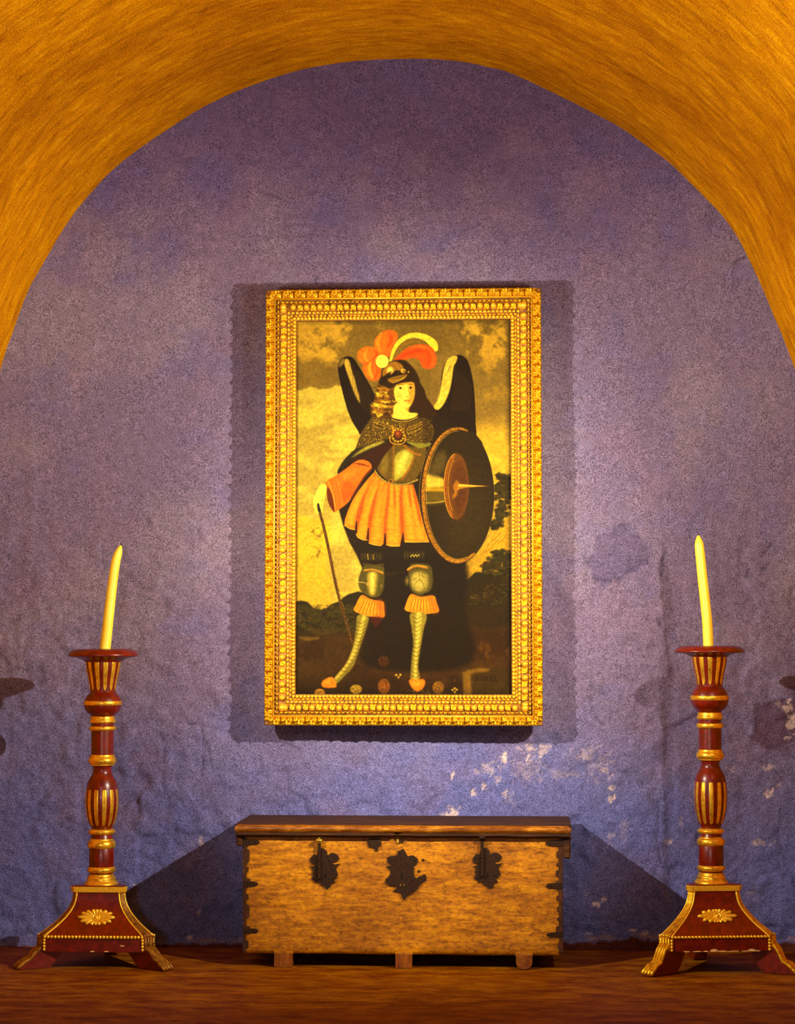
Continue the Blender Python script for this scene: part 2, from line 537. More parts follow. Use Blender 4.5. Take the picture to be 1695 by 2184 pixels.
    C *= (0.90 + 0.20 * fbm(X, Z, 60, 5, 2))[..., None]
    Y = -h
    Y[Z > 4.05] = 0
    verts = np.stack([X, Y, Z], -1).reshape(-1, 3)
    ii = np.arange(nx * nz).reshape(nz, nx)
    faces = np.stack([ii[:-1, :-1], ii[:-1, 1:], ii[1:, 1:], ii[1:, :-1]], -1).reshape(-1, 4)
    me = bpy.data.meshes.new('wall_back')
    me.vertices.add(len(verts))
    me.vertices.foreach_set('co', verts.ravel())
    me.loops.add(len(faces) * 4)
    me.loops.foreach_set('vertex_index', faces.ravel())
    me.polygons.add(len(faces))
    me.polygons.foreach_set('loop_start', np.arange(len(faces)) * 4)
    me.polygons.foreach_set('loop_total', np.full(len(faces), 4))
    me.polygons.foreach_set('use_smooth', np.ones(len(faces), bool))
    me.update()
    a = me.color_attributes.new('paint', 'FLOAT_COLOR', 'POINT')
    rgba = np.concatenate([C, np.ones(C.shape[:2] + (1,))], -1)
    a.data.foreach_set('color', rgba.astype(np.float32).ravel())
    m, nt, b = new_mat('blue_limewash')
    at_ = nt.nodes.new('ShaderNodeAttribute')
    at_.attribute_name = 'paint'
    g = noise_node(nt, 210, 2, 0.9, texco(nt))
    rg = ramp(nt, g.outputs['Color'], [(0.38, (0.0, 0.0, 0.0)), (0.62, (1, 1, 1))])
    c1 = mix(nt, at_.outputs['Color'], rg.outputs[0], 0.75, 'OVERLAY')
    g2 = noise_node(nt, 26, 5, 0.7, texco(nt))
    rg2 = ramp(nt, g2.outputs[0], [(0.3, (0.32, 0.32, 0.32)), (0.7, (0.68, 0.68, 0.68))])
    c2 = mix(nt, c1, rg2.outputs[0], 0.5, 'OVERLAY')
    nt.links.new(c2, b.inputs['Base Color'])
    b.inputs['Roughness'].default_value = 0.9
    b.inputs['Specular IOR Level'].default_value = 0.15
    g3 = noise_node(nt, 60, 6, 0.75, texco(nt))
    bump(nt, b, g3.outputs[0], 0.8, 0.008)
    me.materials.append(m)
    o = bpy.data.objects.new('wall_back', me)
    COL.objects.link(o)
    o['kind'] = 'structure'
    o['label'] = 'violet blue limewashed niche wall with cracked and flaking plaster'
    return o

build_back_wall()

# ================================================================== vault
def arch_outline():
    px = [(-60, 2050), (-58, 1400), (-52, 1150), (-34, 960), (0, 790), (30, 700), (60, 620), (100, 548), (150, 466), (205, 398), (250, 353), (310, 308),
          (370, 268), (420, 236), (475, 208), (530, 184), (590, 163), (645, 148), (700, 138), (780, 128), (865, 125),
          (935, 127), (1000, 134), (1040, 143), (1075, 151), (1130, 173), (1190, 202), (1250, 232), (1320, 270), (1380, 312), (1420, 342),
          (1452, 372), (1500, 420), (1540, 462), (1572, 508), (1600, 562), (1625, 615), (1648, 670), (1672, 728), (1700, 810), (1730, 960),
          (1748, 1150), (1752, 1400), (1752, 2050)]
    w = [at(x, y, 0) for x, y in px]
    P = [(p.x, p.z) for p in w]
    # resample evenly with Catmull-Rom
    out = []
    for i in range(len(P) - 1):
        p0, p1, p2, p3 = P[max(i - 1, 0)], P[i], P[i + 1], P[min(i + 2, len(P) - 1)]
        n = max(2, int(math.hypot(p2[0] - p1[0], p2[1] - p1[1]) / 0.018))
        for k in range(n):
            t = k / n
            out.append(tuple(0.5 * ((2 * p1[a]) + (-p0[a] + p2[a]) * t + (2 * p0[a] - 5 * p1[a] + 4 * p2[a] - p3[a]) * t * t +
                                    (-p0[a] + 3 * p1[a] - 3 * p2[a] + p3[a]) * t ** 3) for a in (0, 1)))
    out.append(P[-1])
    return out

def build_vault():
    A = np.array(arch_outline())
    n = len(A)
    T = np.gradient(A, axis=0)
    T /= np.linalg.norm(T, axis=1)[:, None]
    N = np.stack([-T[:, 1], T[:, 0]], 1)          # outwards (walking left foot -> crown -> right foot)
    s = np.concatenate([[0], np.cumsum(np.linalg.norm(np.diff(A, axis=0), axis=1))])
    depth, nd = 3.6, 150
    ys = np.linspace(0.06, -depth, nd)
    S, D = np.meshgrid(s, -ys)
    hh = 0.022 * (fbm(S, D * 1.3, 1.6, 5, 3) - 0.5) * np.clip(D / 0.3, 0, 1) + 0.016 * (fbm(S, D * 3, 3.5, 15, 4, 0.6) - 0.5) * np.clip(D / .08, 0.25, 1)
    hh += 0.010 * (fbm(S * 1.2, D * 6, 5, 25, 3) - 0.5) * np.clip(D / .08, 0.1, 1)
    Xv = A[:, 0][None] + N[:, 0][None] * hh
    Zv = A[:, 1][None] + N[:, 1][None] * hh
    Yv = np.broadcast_to(ys[:, None], Xv.shape)
    verts = np.stack([Xv, Yv, Zv], -1)
    spring = np.interp(0, [0], [0])
    m, nt, b = new_mat('ochre_limewash')
    uv = nt.nodes.new('ShaderNodeUVMap')
    uv.uv_map = 'strokes'
    v1 = mapping(nt, uv.outputs[0], (1.0, 2.3, 1), (0, 0, 0.16))
    n1 = noise_node(nt, 7.5, 9, 0.80, v1, 0.25)
    r1 = ramp(nt, n1.outputs[0], [(0.30, rgb(160, 90, 0)), (0.45, rgb(208, 134, 0)), (0.56, rgb(228, 154, 0)), (0.70, rgb(250, 198, 30))])
    v2 = mapping(nt, uv.outputs[0], (1.0, 1.6, 1))
    n2 = noise_node(nt, 1.7, 4, 0.6, v2)
    r2 = ramp(nt, n2.outputs[0], [(0.34, (0.60, 0.48, 0.34)), (0.56, (1, 1, 1))])
    c = mix(nt, r1.outputs[0], r2.outputs[0], 0.55, 'MULTIPLY')
    n3 = noise_node(nt, 140, 3, 0.8, uv.outputs[0])
    r3 = ramp(nt, n3.outputs[0], [(0.38, (0.05, 0.05, 0.05)), (0.62, (0.95, 0.95, 0.95))])
    c = mix(nt, c, r3.outputs[0], 0.6, 'OVERLAY')
    nt.links.new(c, b.inputs['Base Color'])
    b.inputs['Roughness'].default_value = 0.85
    b.inputs['Specular IOR Level'].default_value = 0.05
    v4 = mapping(nt, uv.outputs[0], (1.0, 7.0, 1), (0, 0, 0.16))
    n4 = noise_node(nt, 7, 7, 0.72, v4, 0.5)
    bump(nt, b, n4.outputs[0], 0.8, 0.016)
    # the room wall that the vault opens through
    yv = -depth
    big = []
    cxm, czm = (A[0, 0] + A[-1, 0]) / 2, 1.5
    for (x, z_) in A:
        dx_, dz_ = x - cxm, max(z_ - czm, 0) + 0.0
        if z_ <= czm:
            big.append((cxm + math.copysign(4.2, dx_), max(z_, -0.05)))
        else:
            k_ = min(4.2 / max(abs(dx_), 1e-6), 3.9 / max(dz_, 1e-6))
            big.append((cxm + dx_ * k_, czm + dz_ * k_))
    vf = [(Xv[-1, i], yv, Zv[-1, i]) for i in range(n)] + [(x, yv, z_) for x, z_ in big]
    vf += [(x, yv + 0.25, z_) for x, _, z_ in vf]
    ff = [(i, i + 1, n + i + 1, n + i) for i in range(n - 1)]
    ff += [(2 * n + i + 1, 2 * n + i, 3 * n + i, 3 * n + i + 1) for i in range(n - 1)]
    ff += [(n + i, n + i + 1, 3 * n + i + 1, 3 * n + i) for i in range(n - 1)]
    wf = MB().add(vf, ff).build('wall_front', m)
    wuv = wf.data.uv_layers.new(name='strokes')
    for li, l in enumerate(wf.data.loops):
        co = wf.data.vertices[l.vertex_index].co
        wuv.data[li].uv = (co.x, co.z)
    wf['kind'] = 'structure'
    wf['label'] = 'ochre room wall around the mouth of the arched niche'
    zs = A[:, 1]
    crown = int(np.argmax(zs))
    cut_l = int(np.argmin(np.abs(zs[:crown] - 1.5)))
    cut_r = crown + int(np.argmin(np.abs(zs[crown:] - 1.5)))
    for name, a, bb in (('wall_left', 0, cut_l), ('ceiling', cut_l, cut_r), ('wall_right', cut_r, n - 1)):
        V = verts[:, a:bb + 1]
        w = V.shape[1]
        ii = np.arange(nd * w).reshape(nd, w)
        faces = np.stack([ii[:-1, :-1], ii[:-1, 1:], ii[1:, 1:], ii[1:, :-1]], -1).reshape(-1, 4)
        me = bpy.data.meshes.new(name)
        me.from_pydata(V.reshape(-1, 3).tolist(), [], faces.tolist())
        me.polygons.foreach_set('use_smooth', [True] * len(faces))
        ul = me.uv_layers.new(name='strokes')
        uvv = np.stack([S[:, a:bb + 1], D[:, a:bb + 1]], -1).reshape(-1, 2)[faces.ravel()]
        ul.data.foreach_set('uv', uvv.astype(np.float32).ravel())
        me.materials.append(m)
        me.update()
        o = bpy.data.objects.new(name, me)
        COL.objects.link(o)
        o['kind'] = 'structure'
        o['label'] = {'ceiling': 'ochre yellow brushed plaster vault arching over the niche', 'wall_left': 'ochre plaster side wall of the niche at left',
                      'wall_right': 'ochre plaster side wall of the niche at right'}[name]

build_vault()

# ================================================================== floor
def build_floor():
    nx, ny = 240, 160
    X, Y = np.meshgrid(np.linspace(-3.2, 2.6, nx), np.linspace(0.1, -9.9, ny))
    Z = 0.004 * (fbm(X, Y, 2.0, 8, 4) - 0.5) - 0.002
    ii = np.arange(nx * ny).reshape(ny, nx)
    faces = np.stack([ii[1:, :-1], ii[1:, 1:], ii[:-1, 1:], ii[:-1, :-1]], -1).reshape(-1, 4)
    me = bpy.data.meshes.new('floor')
    me.from_pydata(np.stack([X, Y, Z], -1).reshape(-1, 3).tolist(), [], faces.tolist())
    me.polygons.foreach_set('use_smooth', [True] * len(faces))
    m, nt, b = new_mat('red_painted_floor')
    t = texco(nt)
    n = noise_node(nt, 4.5, 10, 0.80, mapping(nt, t, (1.0, 2.4, 1)), 0.4)
    r = ramp(nt, n.outputs[0], [(0.28, rgb(74, 16, 0)), (0.44, rgb(108, 50, 0)), (0.58, rgb(146, 90, 0)), (0.80, rgb(196, 132, 6))])
    n2 = noise_node(nt, 70, 5, 0.8, mapping(nt, t, (1, 2.5, 1)))
    r2 = ramp(nt, n2.outputs['Color'], [(0.25, (0.05, 0.05, 0.05)), (0.75, (0.95, 0.95, 0.95))])
    c = mix(nt, r.outputs[0], r2.outputs[0], 0.45, 'OVERLAY')
    # worn light scuffs
    n3 = noise_node(nt, 5.5, 5, 0.75, mapping(nt, t, (1.0, 2.2, 1)), 0.8)
    r3 = ramp(nt, n3.outputs[0], [(0.63, (0, 0, 0)), (0.74, (1, 1, 1))])
    c = mix(nt, c, rgb(200, 128, 40), r3.outputs[0])
    nt.links.new(c, b.inputs['Base Color'])
    b.inputs['Roughness'].default_value = 0.55
    b.inputs['Specular IOR Level'].default_value = 0.06
    bump(nt, b, n2.outputs[0], 0.3, 0.004)
    me.materials.append(m)
    o = bpy.data.objects.new('floor', me)
    COL.objects.link(o)
    o['kind'] = 'structure'
    o['label'] = 'worn dark red painted floor'
build_floor()

# ================================================================== the picture (painted canvas)
PX0, PY0, PX1, PY1, PS = 622.0, 679.0, 1092.0, 1485.0, 2.0
PW, PH = int((PX1 - PX0) * PS), int((PY1 - PY0) * PS)

def blur(a, r):
    r = int(round(r))
    if r < 1:
        return a
    for _ in range(2):
        for ax in (0, 1):
            pad = [(0, 0), (0, 0)]
            pad[ax] = (r + 1, r)
            c = np.cumsum(np.pad(a, pad, mode='edge'), axis=ax)
            n = a.shape[ax]
            if ax == 0:
                a = (c[2 * r + 1:2 * r + 1 + n] - c[:n]) / (2 * r + 1)
            else:
                a = (c[:, 2 * r + 1:2 * r + 1 + n] - c[:, :n]) / (2 * r + 1)
    return a

class Painter:
    def __init__(self):
        self.gx, self.gy = np.meshgrid((np.arange(PW) + .5) / PS + PX0, (np.arange(PH) + .5) / PS + PY0)
        self.im = np.zeros((PH, PW, 3))

    def spline(self, P, closed=True):
        out, n = [], len(P)
        rng_ = range(n) if closed else range(n - 1)
        for i in rng_:
            g = (lambda k: P[k % n]) if closed else (lambda k: P[min(max(k, 0), n - 1)])
            p0, p1, p2, p3 = g(i - 1), g(i), g(i + 1), g(i + 2)
            for k in range(5):
                t = k / 5
                out.append(tuple(0.5 * ((2 * p1[a]) + (-p0[a] + p2[a]) * t + (2 * p0[a] - 5 * p1[a] + 4 * p2[a] - p3[a]) * t * t +
                                        (-p0[a] + 3 * p1[a] - 3 * p2[a] + p3[a]) * t ** 3) for a in (0, 1)))
        if not closed:
            out.append(P[-1])
        return out

    def region(self, x0, y0, x1, y1, pad):
        a = max(0, int((x0 - pad - PX0) * PS)); b = min(PW, int((x1 + pad - PX0) * PS) + 1)
        c = max(0, int((y0 - pad - PY0) * PS)); d = min(PH, int((y1 + pad - PY0) * PS) + 1)
        return slice(c, d), slice(a, b)

    def blend(self, sl, m, col):
        col = np.asarray(col, float)
        if col.max() > 1.5:
            col = col / 255.0
        if m.size:
            self.im[sl] = self.im[sl] * (1 - m[..., None]) + col * m[..., None]

    def poly(self, P, col, a=1.0, soft=0.6, smooth=True):
        if smooth:
            P = self.spline(P)
        xs, ys = [p[0] for p in P], [p[1] for p in P]
        sl = self.region(min(xs), min(ys), max(xs), max(ys), soft * 2.5 + 2)
        X, Y = self.gx[sl], self.gy[sl]
        if not X.size:
            return
        ins = np.zeros(X.shape, bool)
        for i in range(len(P)):
            (xa, ya), (xb, yb) = P[i], P[(i + 1) % len(P)]
            if ya == yb:
                continue
            ins ^= ((ya > Y) != (yb > Y)) & (X < (xb - xa) * (Y - ya) / (yb - ya) + xa)
        self.blend(sl, blur(ins.astype(float), soft * PS) * a, col)

    def line(self, P, w, col, a=1.0, soft=0.5, smooth=True):
        """stroke; w may be a list of widths along the path"""
        if smooth and len(P) > 2:
            n0 = len(P)
            Q = self.spline(P, False)
        else:
            n0, Q = len(P), P
        ws = np.interp(np.linspace(0, 1, len(Q)), np.linspace(0, 1, len(w)), w) if hasattr(w, '__len__') else np.full(len(Q), float(w))
        xs, ys = [p[0] for p in Q], [p[1] for p in Q]
        sl = self.region(min(xs), min(ys), max(xs), max(ys), ws.max() + soft * 3 + 2)
        X, Y = self.gx[sl], self.gy[sl]
        if not X.size:
            return
        best = np.full(X.shape, 1e9)
        for i in range(len(Q) - 1):
            (x0, y0), (x1, y1) = Q[i], Q[i + 1]
            dx, dy = x1 - x0, y1 - y0
            t = np.clip(((X - x0) * dx + (Y - y0) * dy) / (dx * dx + dy * dy + 1e-9), 0, 1)
            d = np.hypot(X - x0 - t * dx, Y - y0 - t * dy) - (ws[i] * (1 - t) + ws[i + 1] * t) / 2
            best = np.minimum(best, d)
        self.blend(sl, np.clip(0.5 - best / (2 * soft), 0, 1) * a, col)

    def ell(self, cx, cy, rx, ry, col, a=1.0, soft=0.6, rot=0.0):
        R = max(rx, ry) + soft * 2 + 1
        sl = self.region(cx - R, cy - R, cx + R, cy + R, 1)
        X, Y = self.gx[sl] - cx, self.gy[sl] - cy
        c, s = math.cos(rot), math.sin(rot)
        u, v = X * c + Y * s, -X * s + Y * c
        d = (np.sqrt((u / rx) ** 2 + (v / ry) ** 2) - 1) * min(rx, ry)
        self.blend(sl, np.clip(0.5 - d / (2 * soft), 0, 1) * a, col)

    def dots(self, P, r, col, step=3.0, a=1.0):
        Q = self.spline(P, False)
        acc = 0
        for (x0, y0), (x1, y1) in zip(Q[:-1], Q[1:]):
            L = math.hypot(x1 - x0, y1 - y0)
            while acc < L:
                t = acc / L
                self.ell(x0 + (x1 - x0) * t, y0 + (y1 - y0) * t, r, r, col, a, 0.4)
                acc += step
            acc -= L

def crop(ox, oy, s):
    return lambda *pts: [(ox + x * s, oy + y * s) for x, y in pts]
C1, C2, C3, C4 = crop(760, 690, .118), crop(700, 740, .2124), crop(655, 960, .2596), crop(625, 1150, .2773)
C5 = crop(640, 900, .14652)

def paint_canvas():
    p = Painter()
    X, Y = p.gx, p.gy
    n1 = fbm(X, Y, 1 / 60, 301, 5, .55)
    n2 = fbm(X, Y, 1 / 28, 311, 5, .6)
    n3 = fbm(X + 0.4 * Y, Y * 2.2, 1 / 70, 321, 4, .55)
    def mixin(col, t):
        col = np.array(col) / 255.0
        p.im[:] = p.im * (1 - t[..., None]) + col * t[..., None]
    # sky
    p.im[:] = np.array([140, 112, 52]) / 255
    mixin((120, 96, 40), smooth01((n1 - .45) / .2) * .6)
    mixin((212, 170, 66), smooth01((n2 - .42 + .10 * smooth01((745 - X) / 60) + 0.06 * smooth01((760 - Y) / 60) - .30 * smooth01((X - 735) / 30) * smooth01((1000 - X) / 30)) / .26)
          * smooth01((760 - Y + 40 * n2) / 30) * .9)
    mixin((200, 158, 56), smooth01((n2 - .34) / .34) * smooth01((X - 1000 - 60 * (n1 - .5)) / 40) * smooth01((900 - Y) / 120) * .85)
    mixin((112, 90, 42), smooth01((n1 - .40) / .2) * smooth01((X - 1010) / 30) * np.exp(-((Y - 790) / 22) ** 2) * .7)
    # the pale bank of cloud and lower sky
    mixin((206, 182, 92), smooth01((Y - 826 - 12 * (n2 - .5) - 4 * np.sin(X / 9)) / 6) * smooth01((800 - X) / 20))
    mixin((170, 146, 72), smooth01((n3 - .48) / .12) * smooth01((Y - 840) / 30) * smooth01((900 - X) / 20) * .55)
    mixin((226, 200, 96), smooth01((.50 - n3) / .12) * smooth01((Y - 850) / 30) * smooth01((900 - X) / 20) * .5)
    mixin((216, 176, 62), smooth01((Y - 850 - 60 * n1) / 60) * smooth01((X - 1000) / 20) * .9)
    mixin((232, 196, 80), smooth01((n2 - .5) / .14) * smooth01((Y - 900) / 40) * smooth01((X - 1000) / 20) * .6)
    mixin((222, 182, 44), smooth01((Y - 1100 - 40 * (n2 - .5)) / 20) * smooth01((712 - X - 30 * (n1 - .5)) / 20) * .85)
    mixin((196, 162, 60), smooth01((Y - 1230) / 40) * .4)
    # land
    land = C4((0, 490), (60, 478), (110, 488), (150, 530), (205, 548), (260, 532), (290, 505), (350, 482), (385, 450), (430, 425), (500, 405), (560, 420), (700, 300),
              (1100, 180), (1700, 260), (1700, 1300), (-40, 1300), (-40, 480))
    p.poly(land, (50, 40, 6), 1, 1.2, False)
    def inland(col, mask, a=1):
        s = smooth01((Y - 1285) / 14) * a
        mixin(col, mask * s)
    inland((74, 46, 8), smooth01((X - 770) / 10), .9)
    inland((80, 66, 14), smooth01((n2 - .48) / .1) * smooth01((780 - X) / 20), .6)
    inland((84, 52, 8), smooth01((Y - 1340 - 40 * (n1 - .5)) / 30), .75)
    inland((62, 36, 4), smooth01((n1 - .45) / .15) * smooth01((Y - 1330) / 30), .7)
    inland((112, 72, 10), smooth01((n2 - .56) / .1) * smooth01((X - 880) / 60), .55)
    inland((44, 28, 4), smooth01((Y - 1430) / 40), .55)
    p.line(C4((50, 760), (120, 770), (195, 762)), [4, 9, 4], (132, 100, 18), .7, 2)
    p.line(C4((20, 640), (200, 720), (420, 680)), [6, 10, 4], (92, 76, 14), .5, 3)
    # right landscape
    p.poly(C3((1300, 1010), (1290, 940), (1420, 860), (1500, 760), (1560, 600), (1660, 560), (1680, 1010)), (205, 158, 36), 1, 1.5, False)
    for k in range(26):
        x = random.uniform(1330, 1650); y = random.uniform(620, 980)
        p.line(C3((x, y), (x - 30, y + 40), (x - 70, y + 70)), random.uniform(1, 2.5), random.choice([(236, 190, 56), (150, 108, 20), (120, 84, 14)]), .6, 1)
    p.poly(C4((1310, 200), (1400, 170), (1480, 130), (1500, 190), (1420, 240), (1360, 300), (1335, 312), (1325, 260)), (196, 154, 42), .95, 1)
    p.poly(C4((1360, 470), (1365, 440), (1450, 420), (1540, 430), (1500, 470), (1380, 480)), (150, 106, 18), .6, 2)
    p.poly([(985, 1262), (1010, 1250), (1040, 1232), (1060, 1222), (1092, 1215), (1092, 1330), (985, 1330)], (54, 38, 6), .9, 4)
    for cx, cy, rx, ry in [(1590, 230, 40, 24), (1620, 260, 50, 60), (1570, 320, 30, 30), (1600, 380, 70, 60), (1610, 480, 60, 60), (1580, 560, 60, 70), (1545, 620, 34, 40),
                           (1590, 870, 70, 40), (1630, 900, 60, 60), (1540, 920, 60, 50), (1490, 970, 50, 40), (1600, 990, 120, 50), (1640, 340, 30, 120)]:
        for k in range(34):
            a_ = random.uniform(0, 6.28); rr = random.uniform(.1, 1.1)
            (x, y), = C3((cx + rx * rr * math.cos(a_), cy + ry * rr * math.sin(a_)))
            p.ell(x, y, random.uniform(3, 7), random.uniform(2, 5), random.choice([(60, 52, 8), (78, 66, 12), (50, 42, 6), (70, 50, 8)]), .85, 1.4)
    for k in range(420):       # foliage specks, left and right
        if k % 2:
            x, y = random.uniform(1000, 1088), random.uniform(1215, 1290)
            if y < 1222 + (1088 - x) * 0.6:
                continue
        else:
            x, y = random.uniform(627, 770), random.uniform(1292, 1350)
        p.ell(x, y, random.uniform(1.5, 4), random.uniform(1, 3), random.choice([(72, 64, 12), (44, 38, 6), (92, 78, 18), (96, 66, 12)]), .5, 1)
    DK = (42, 26, 4)
    # ---- wings
    p.poly(C2((98, 235), (105, 175), (130, 130), (165, 105), (215, 98), (260, 125), (300, 185), (345, 262), (400, 355), (450, 450), (480, 540), (500, 640), (440, 720),
              (380, 790), (322, 885), (300, 850), (250, 770), (205, 670), (165, 540), (130, 400), (108, 300)), DK, 1, .7)
    p.poly(C2((160, 150), (185, 120), (215, 150), (235, 230), (265, 320), (290, 420), (312, 500), (318, 570), (286, 520), (250, 440), (215, 340), (180, 240)), (208, 176, 84), .95, 1.2)
    p.poly(C2((104, 200), (125, 145), (165, 118), (158, 165), (125, 205)), (150, 124, 52), .9, 1)
    for k in range(9):
        x = 230 + k * 22
        p.line(C2((x, 160 + k * 30), (x + 20, 330 + k * 28), (x + 10, 480 + k * 26)), 1.6, (88, 68, 18), .5, 1)
    p.poly(C2((1040, 618), (1095, 560), (1120, 430), (1145, 250), (1175, 160), (1230, 100), (1290, 82), (1350, 92), (1400, 145), (1432, 250), (1455, 380), (1470, 560), (1476, 760),
              (1470, 905), (1300, 900), (1100, 860), (960, 800), (880, 690), (860, 560), (900, 400), (950, 420), (985, 520), (1020, 590)), DK, 1, .7)
    p.poly(C2((1055, 605), (1095, 540), (1120, 440), (1142, 320), (1160, 220), (1190, 140), (1240, 93), (1292, 92), (1290, 140), (1262, 190), (1250, 260), (1240, 330), (1220, 430),
              (1188, 520), (1150, 590), (1108, 632), (1070, 630)), (222, 190, 84), 1, 1.0)
    for k in range(30):
        t = random.random()
        x = 1085 + 150 * t + random.uniform(-20, 20); y = 590 - 440 * t
        p.line(C2((x, y), (x + 22, y - 60)), 1.2, random.choice([(246, 222, 120), (150, 124, 44)]), .55, .7)
    for k in range(14):
        p.line(C2((1270 + k * 13, 200 + k * 14), (1262 + k * 13, 430), (1230 + k * 14, 640)), 1.3, (70, 48, 12), .6, 1)
    # ---- cloak mass behind the figure
    p.poly(C2((430, 700), (700, 660), (900, 640), (1100, 700), (1300, 800), (1475, 880), (1540, 960), (1600, 1150), (1640, 1350), (1640, 1500), (500, 1500), (330, 1280),
              (100, 1285), (95, 1250), (140, 1180), (270, 1040), (330, 880)), (46, 30, 5), 1, .8, False)
    p.poly(C3((255, 480), (300, 640), (345, 760), (400, 860), (445, 960), (460, 1010), (1290, 1010), (1350, 700), (1500, 400), (1000, 200), (500, 180)), (44, 30, 6), 1, .9, False)
    p.poly([(800, 1195), (985, 1195), (992, 1300), (1000, 1420), (780, 1420), (795, 1300)], (40, 26, 4), .9, 5)
    # ---- cuirass
    p.poly(C2((470, 1030), (620, 950), (760, 985), (850, 1010), (975, 1020), (968, 1100), (925, 1250), (850, 1345), (700, 1370), (600, 1350), (500, 1260), (462, 1130)), (104, 80, 16), 1, .7)
    p.poly(C2((520, 1060), (570, 1040), (600, 1140), (590, 1260), (550, 1290), (520, 1220)), (134, 112, 36), .8, 3)
    p.poly(C2((672, 1090), (780, 1030), (850, 1075), (835, 1170), (785, 1270), (710, 1330), (652, 1345), (655, 1200)), (178, 166, 70), .95, 2.2)
    p.poly(C2((690, 1180), (760, 1060), (800, 1090), (760, 1200), (700, 1290)), (214, 204, 110), .8, 2.5)
    p.line(C2((655, 1000), (652, 1180), (655, 1350)), 3, (150, 104, 20), .9, .8)
    p.line(C2((770, 1000), (830, 1060), (920, 1090)), 5, (170, 108, 22), .8, 1)
    p.line(C2((860, 1110), (810, 1220), (740, 1330)), 4, (158, 100, 20), .8, 1)
    p.line(C2((480, 1080), (500, 1200), (580, 1320)), 2.5, (140, 96, 18), .6, 1)
    # ---- cape: lining, dark fold, collar
    p.poly(C2((98, 1282), (110, 1230), (180, 1150), (330, 1060), (470, 1000), (610, 935), (650, 985), (560, 1100), (470, 1250), (440, 1200), (380, 1150), (250, 1150), (160, 1222)), (62, 30, 4), 1, .8)
    p.poly(C2((610, 932), (500, 950), (380, 998), (280, 1030), (200, 1095), (140, 1170), (96, 1255), (112, 1268), (180, 1190), (280, 1110), (400, 1055), (500, 1005), (605, 955)), (48, 40, 8), 1, .8)
    p.poly(C2((570, 948), (480, 965), (380, 1005), (300, 1060), (230, 1120), (300, 1085), (400, 1035), (520, 985)), (176, 158, 66), .95, 1.4)
    p.poly(C2((776, 950), (880, 962), (1010, 960), (1020, 995), (930, 1022), (850, 1000)), (142, 136, 52), .9, 1.2)
    collar = C2((450, 705), (560, 722), (650, 735), (740, 758), (860, 745), (915, 705), (985, 720), (1040, 790), (1062, 860), (1010, 958), (900, 968), (780, 950), (700, 960), (600, 932),
                (480, 956), (370, 1000), (284, 1018), (300, 960), (330, 885), (385, 790))
    p.poly(collar, (98, 74, 14), 1, .7)
    p.poly(C2((920, 710), (985, 720), (1040, 790), (1062, 860), (1010, 958), (950, 960), (960, 850)), (60, 40, 8), .7, 3)
    for k in range(620):       # embroidery scrolls and pearls
        x, y = random.uniform(290, 1050), random.uniform(715, 1010)
        if y > 950 - 0.0 * x and not (x < 560 and y < 1000 - (x - 290) * .2) and y > 945:
            continue
        if y < 790 - (x - 380) * .55 and x < 480:
            continue
        if x < 450 and y < 1010 - (x - 284) * 1.9 + 40 and y < 1010 - (x - 284) * 1.75:
            continue
        if 640 < x < 900 and y < 765:
            continue
        (a_, b_), = C2((x, y))
        if x > 940:
            cols, al = [(120, 88, 20), (150, 112, 30)], .6
        else:
            cols, al = [(214, 176, 62), (176, 136, 36), (232, 200, 96), (44, 28, 4), (60, 40, 6)], .85
        r_ = random.uniform(.6, 1.35)
        p.ell(a_, b_, r_, r_ * random.uniform(.6, 1), random.choice(cols), al, .45, random.uniform(0, 3))
    for a_ in (0, 22, 60):
        p.dots(C2((455, 740 + a_), (600, 790 + a_), (730, 830 + a_), (850, 800 + a_), (950, 750 + a_)), .9, (206, 160, 44), 2.6, .8)
    p.line(C2((455, 775), (600, 850), (700, 900), (860, 880), (960, 800)), 1.2, (52, 32, 5), .8, .6)
    # brooch
    p.ell(*C2((700, 885))[0], 11.5, 12.5, (70, 36, 6), 1, .8)
    p.ell(*C2((700, 880))[0], 7.5, 8.5, (120, 58, 14), 1, .8)
    p.ell(*C2((695, 872))[0], 3, 3.6, (176, 96, 28), .9, .8)
    for k in range(12):
        a_ = k * math.pi / 6
        x, y = C2((700, 895))[0]
        p.ell(x + 12 * math.cos(a_), y + 13 * math.sin(a_), 2.3, 2.1, (206, 156, 34), 1, .5)
    p.line(C2((615, 900), (625, 960), (690, 985), (760, 965), (775, 900)), 2.2, (196, 140, 26), 1, .6)
    p.line(C2((640, 800), (655, 840), (650, 880)), 3.5, (200, 150, 30), .9, .8)
    p.line(C2((790, 800), (770, 850), (790, 900)), 3.5, (84, 50, 8), .9, .8)
    # ---- sleeve and hand
    p.poly(C5((380, 880), (540, 780), (680, 680), (780, 600), (870, 560), (960, 570), (1030, 620), (1035, 700), (980, 760), (900, 860), (820, 980), (760, 1100), (680, 1200), (590, 1270), (490, 1325),
              (450, 1240), (400, 1100), (370, 960)), (226, 118, 18), 1, .7)
    p.poly(C5((620, 900), (740, 900), (800, 980), (720, 1120), (640, 1200), (600, 1100)), (184, 84, 10), .55, 3)
    p.poly(C5((600, 780), (760, 700), (860, 700), (760, 800), (640, 860)), (246, 148, 36), .6, 3)
    p.line(C5((780, 612), (880, 625), (1000, 655)), [1, 4, 2], (110, 46, 6), .8, 1)
    p.line(C5((1030, 700), (940, 800), (840, 960), (750, 1110)), 4, (110, 50, 6), .85, 1.2)
    p.poly(C5((385, 960), (430, 1000), (470, 1100), (500, 1310), (450, 1270), (400, 1150)), (112, 46, 6), 1, .7)
    p.line(C5((400, 880), (470, 1040), (520, 1300)), 2.4, (244, 150, 30), .8, .6)
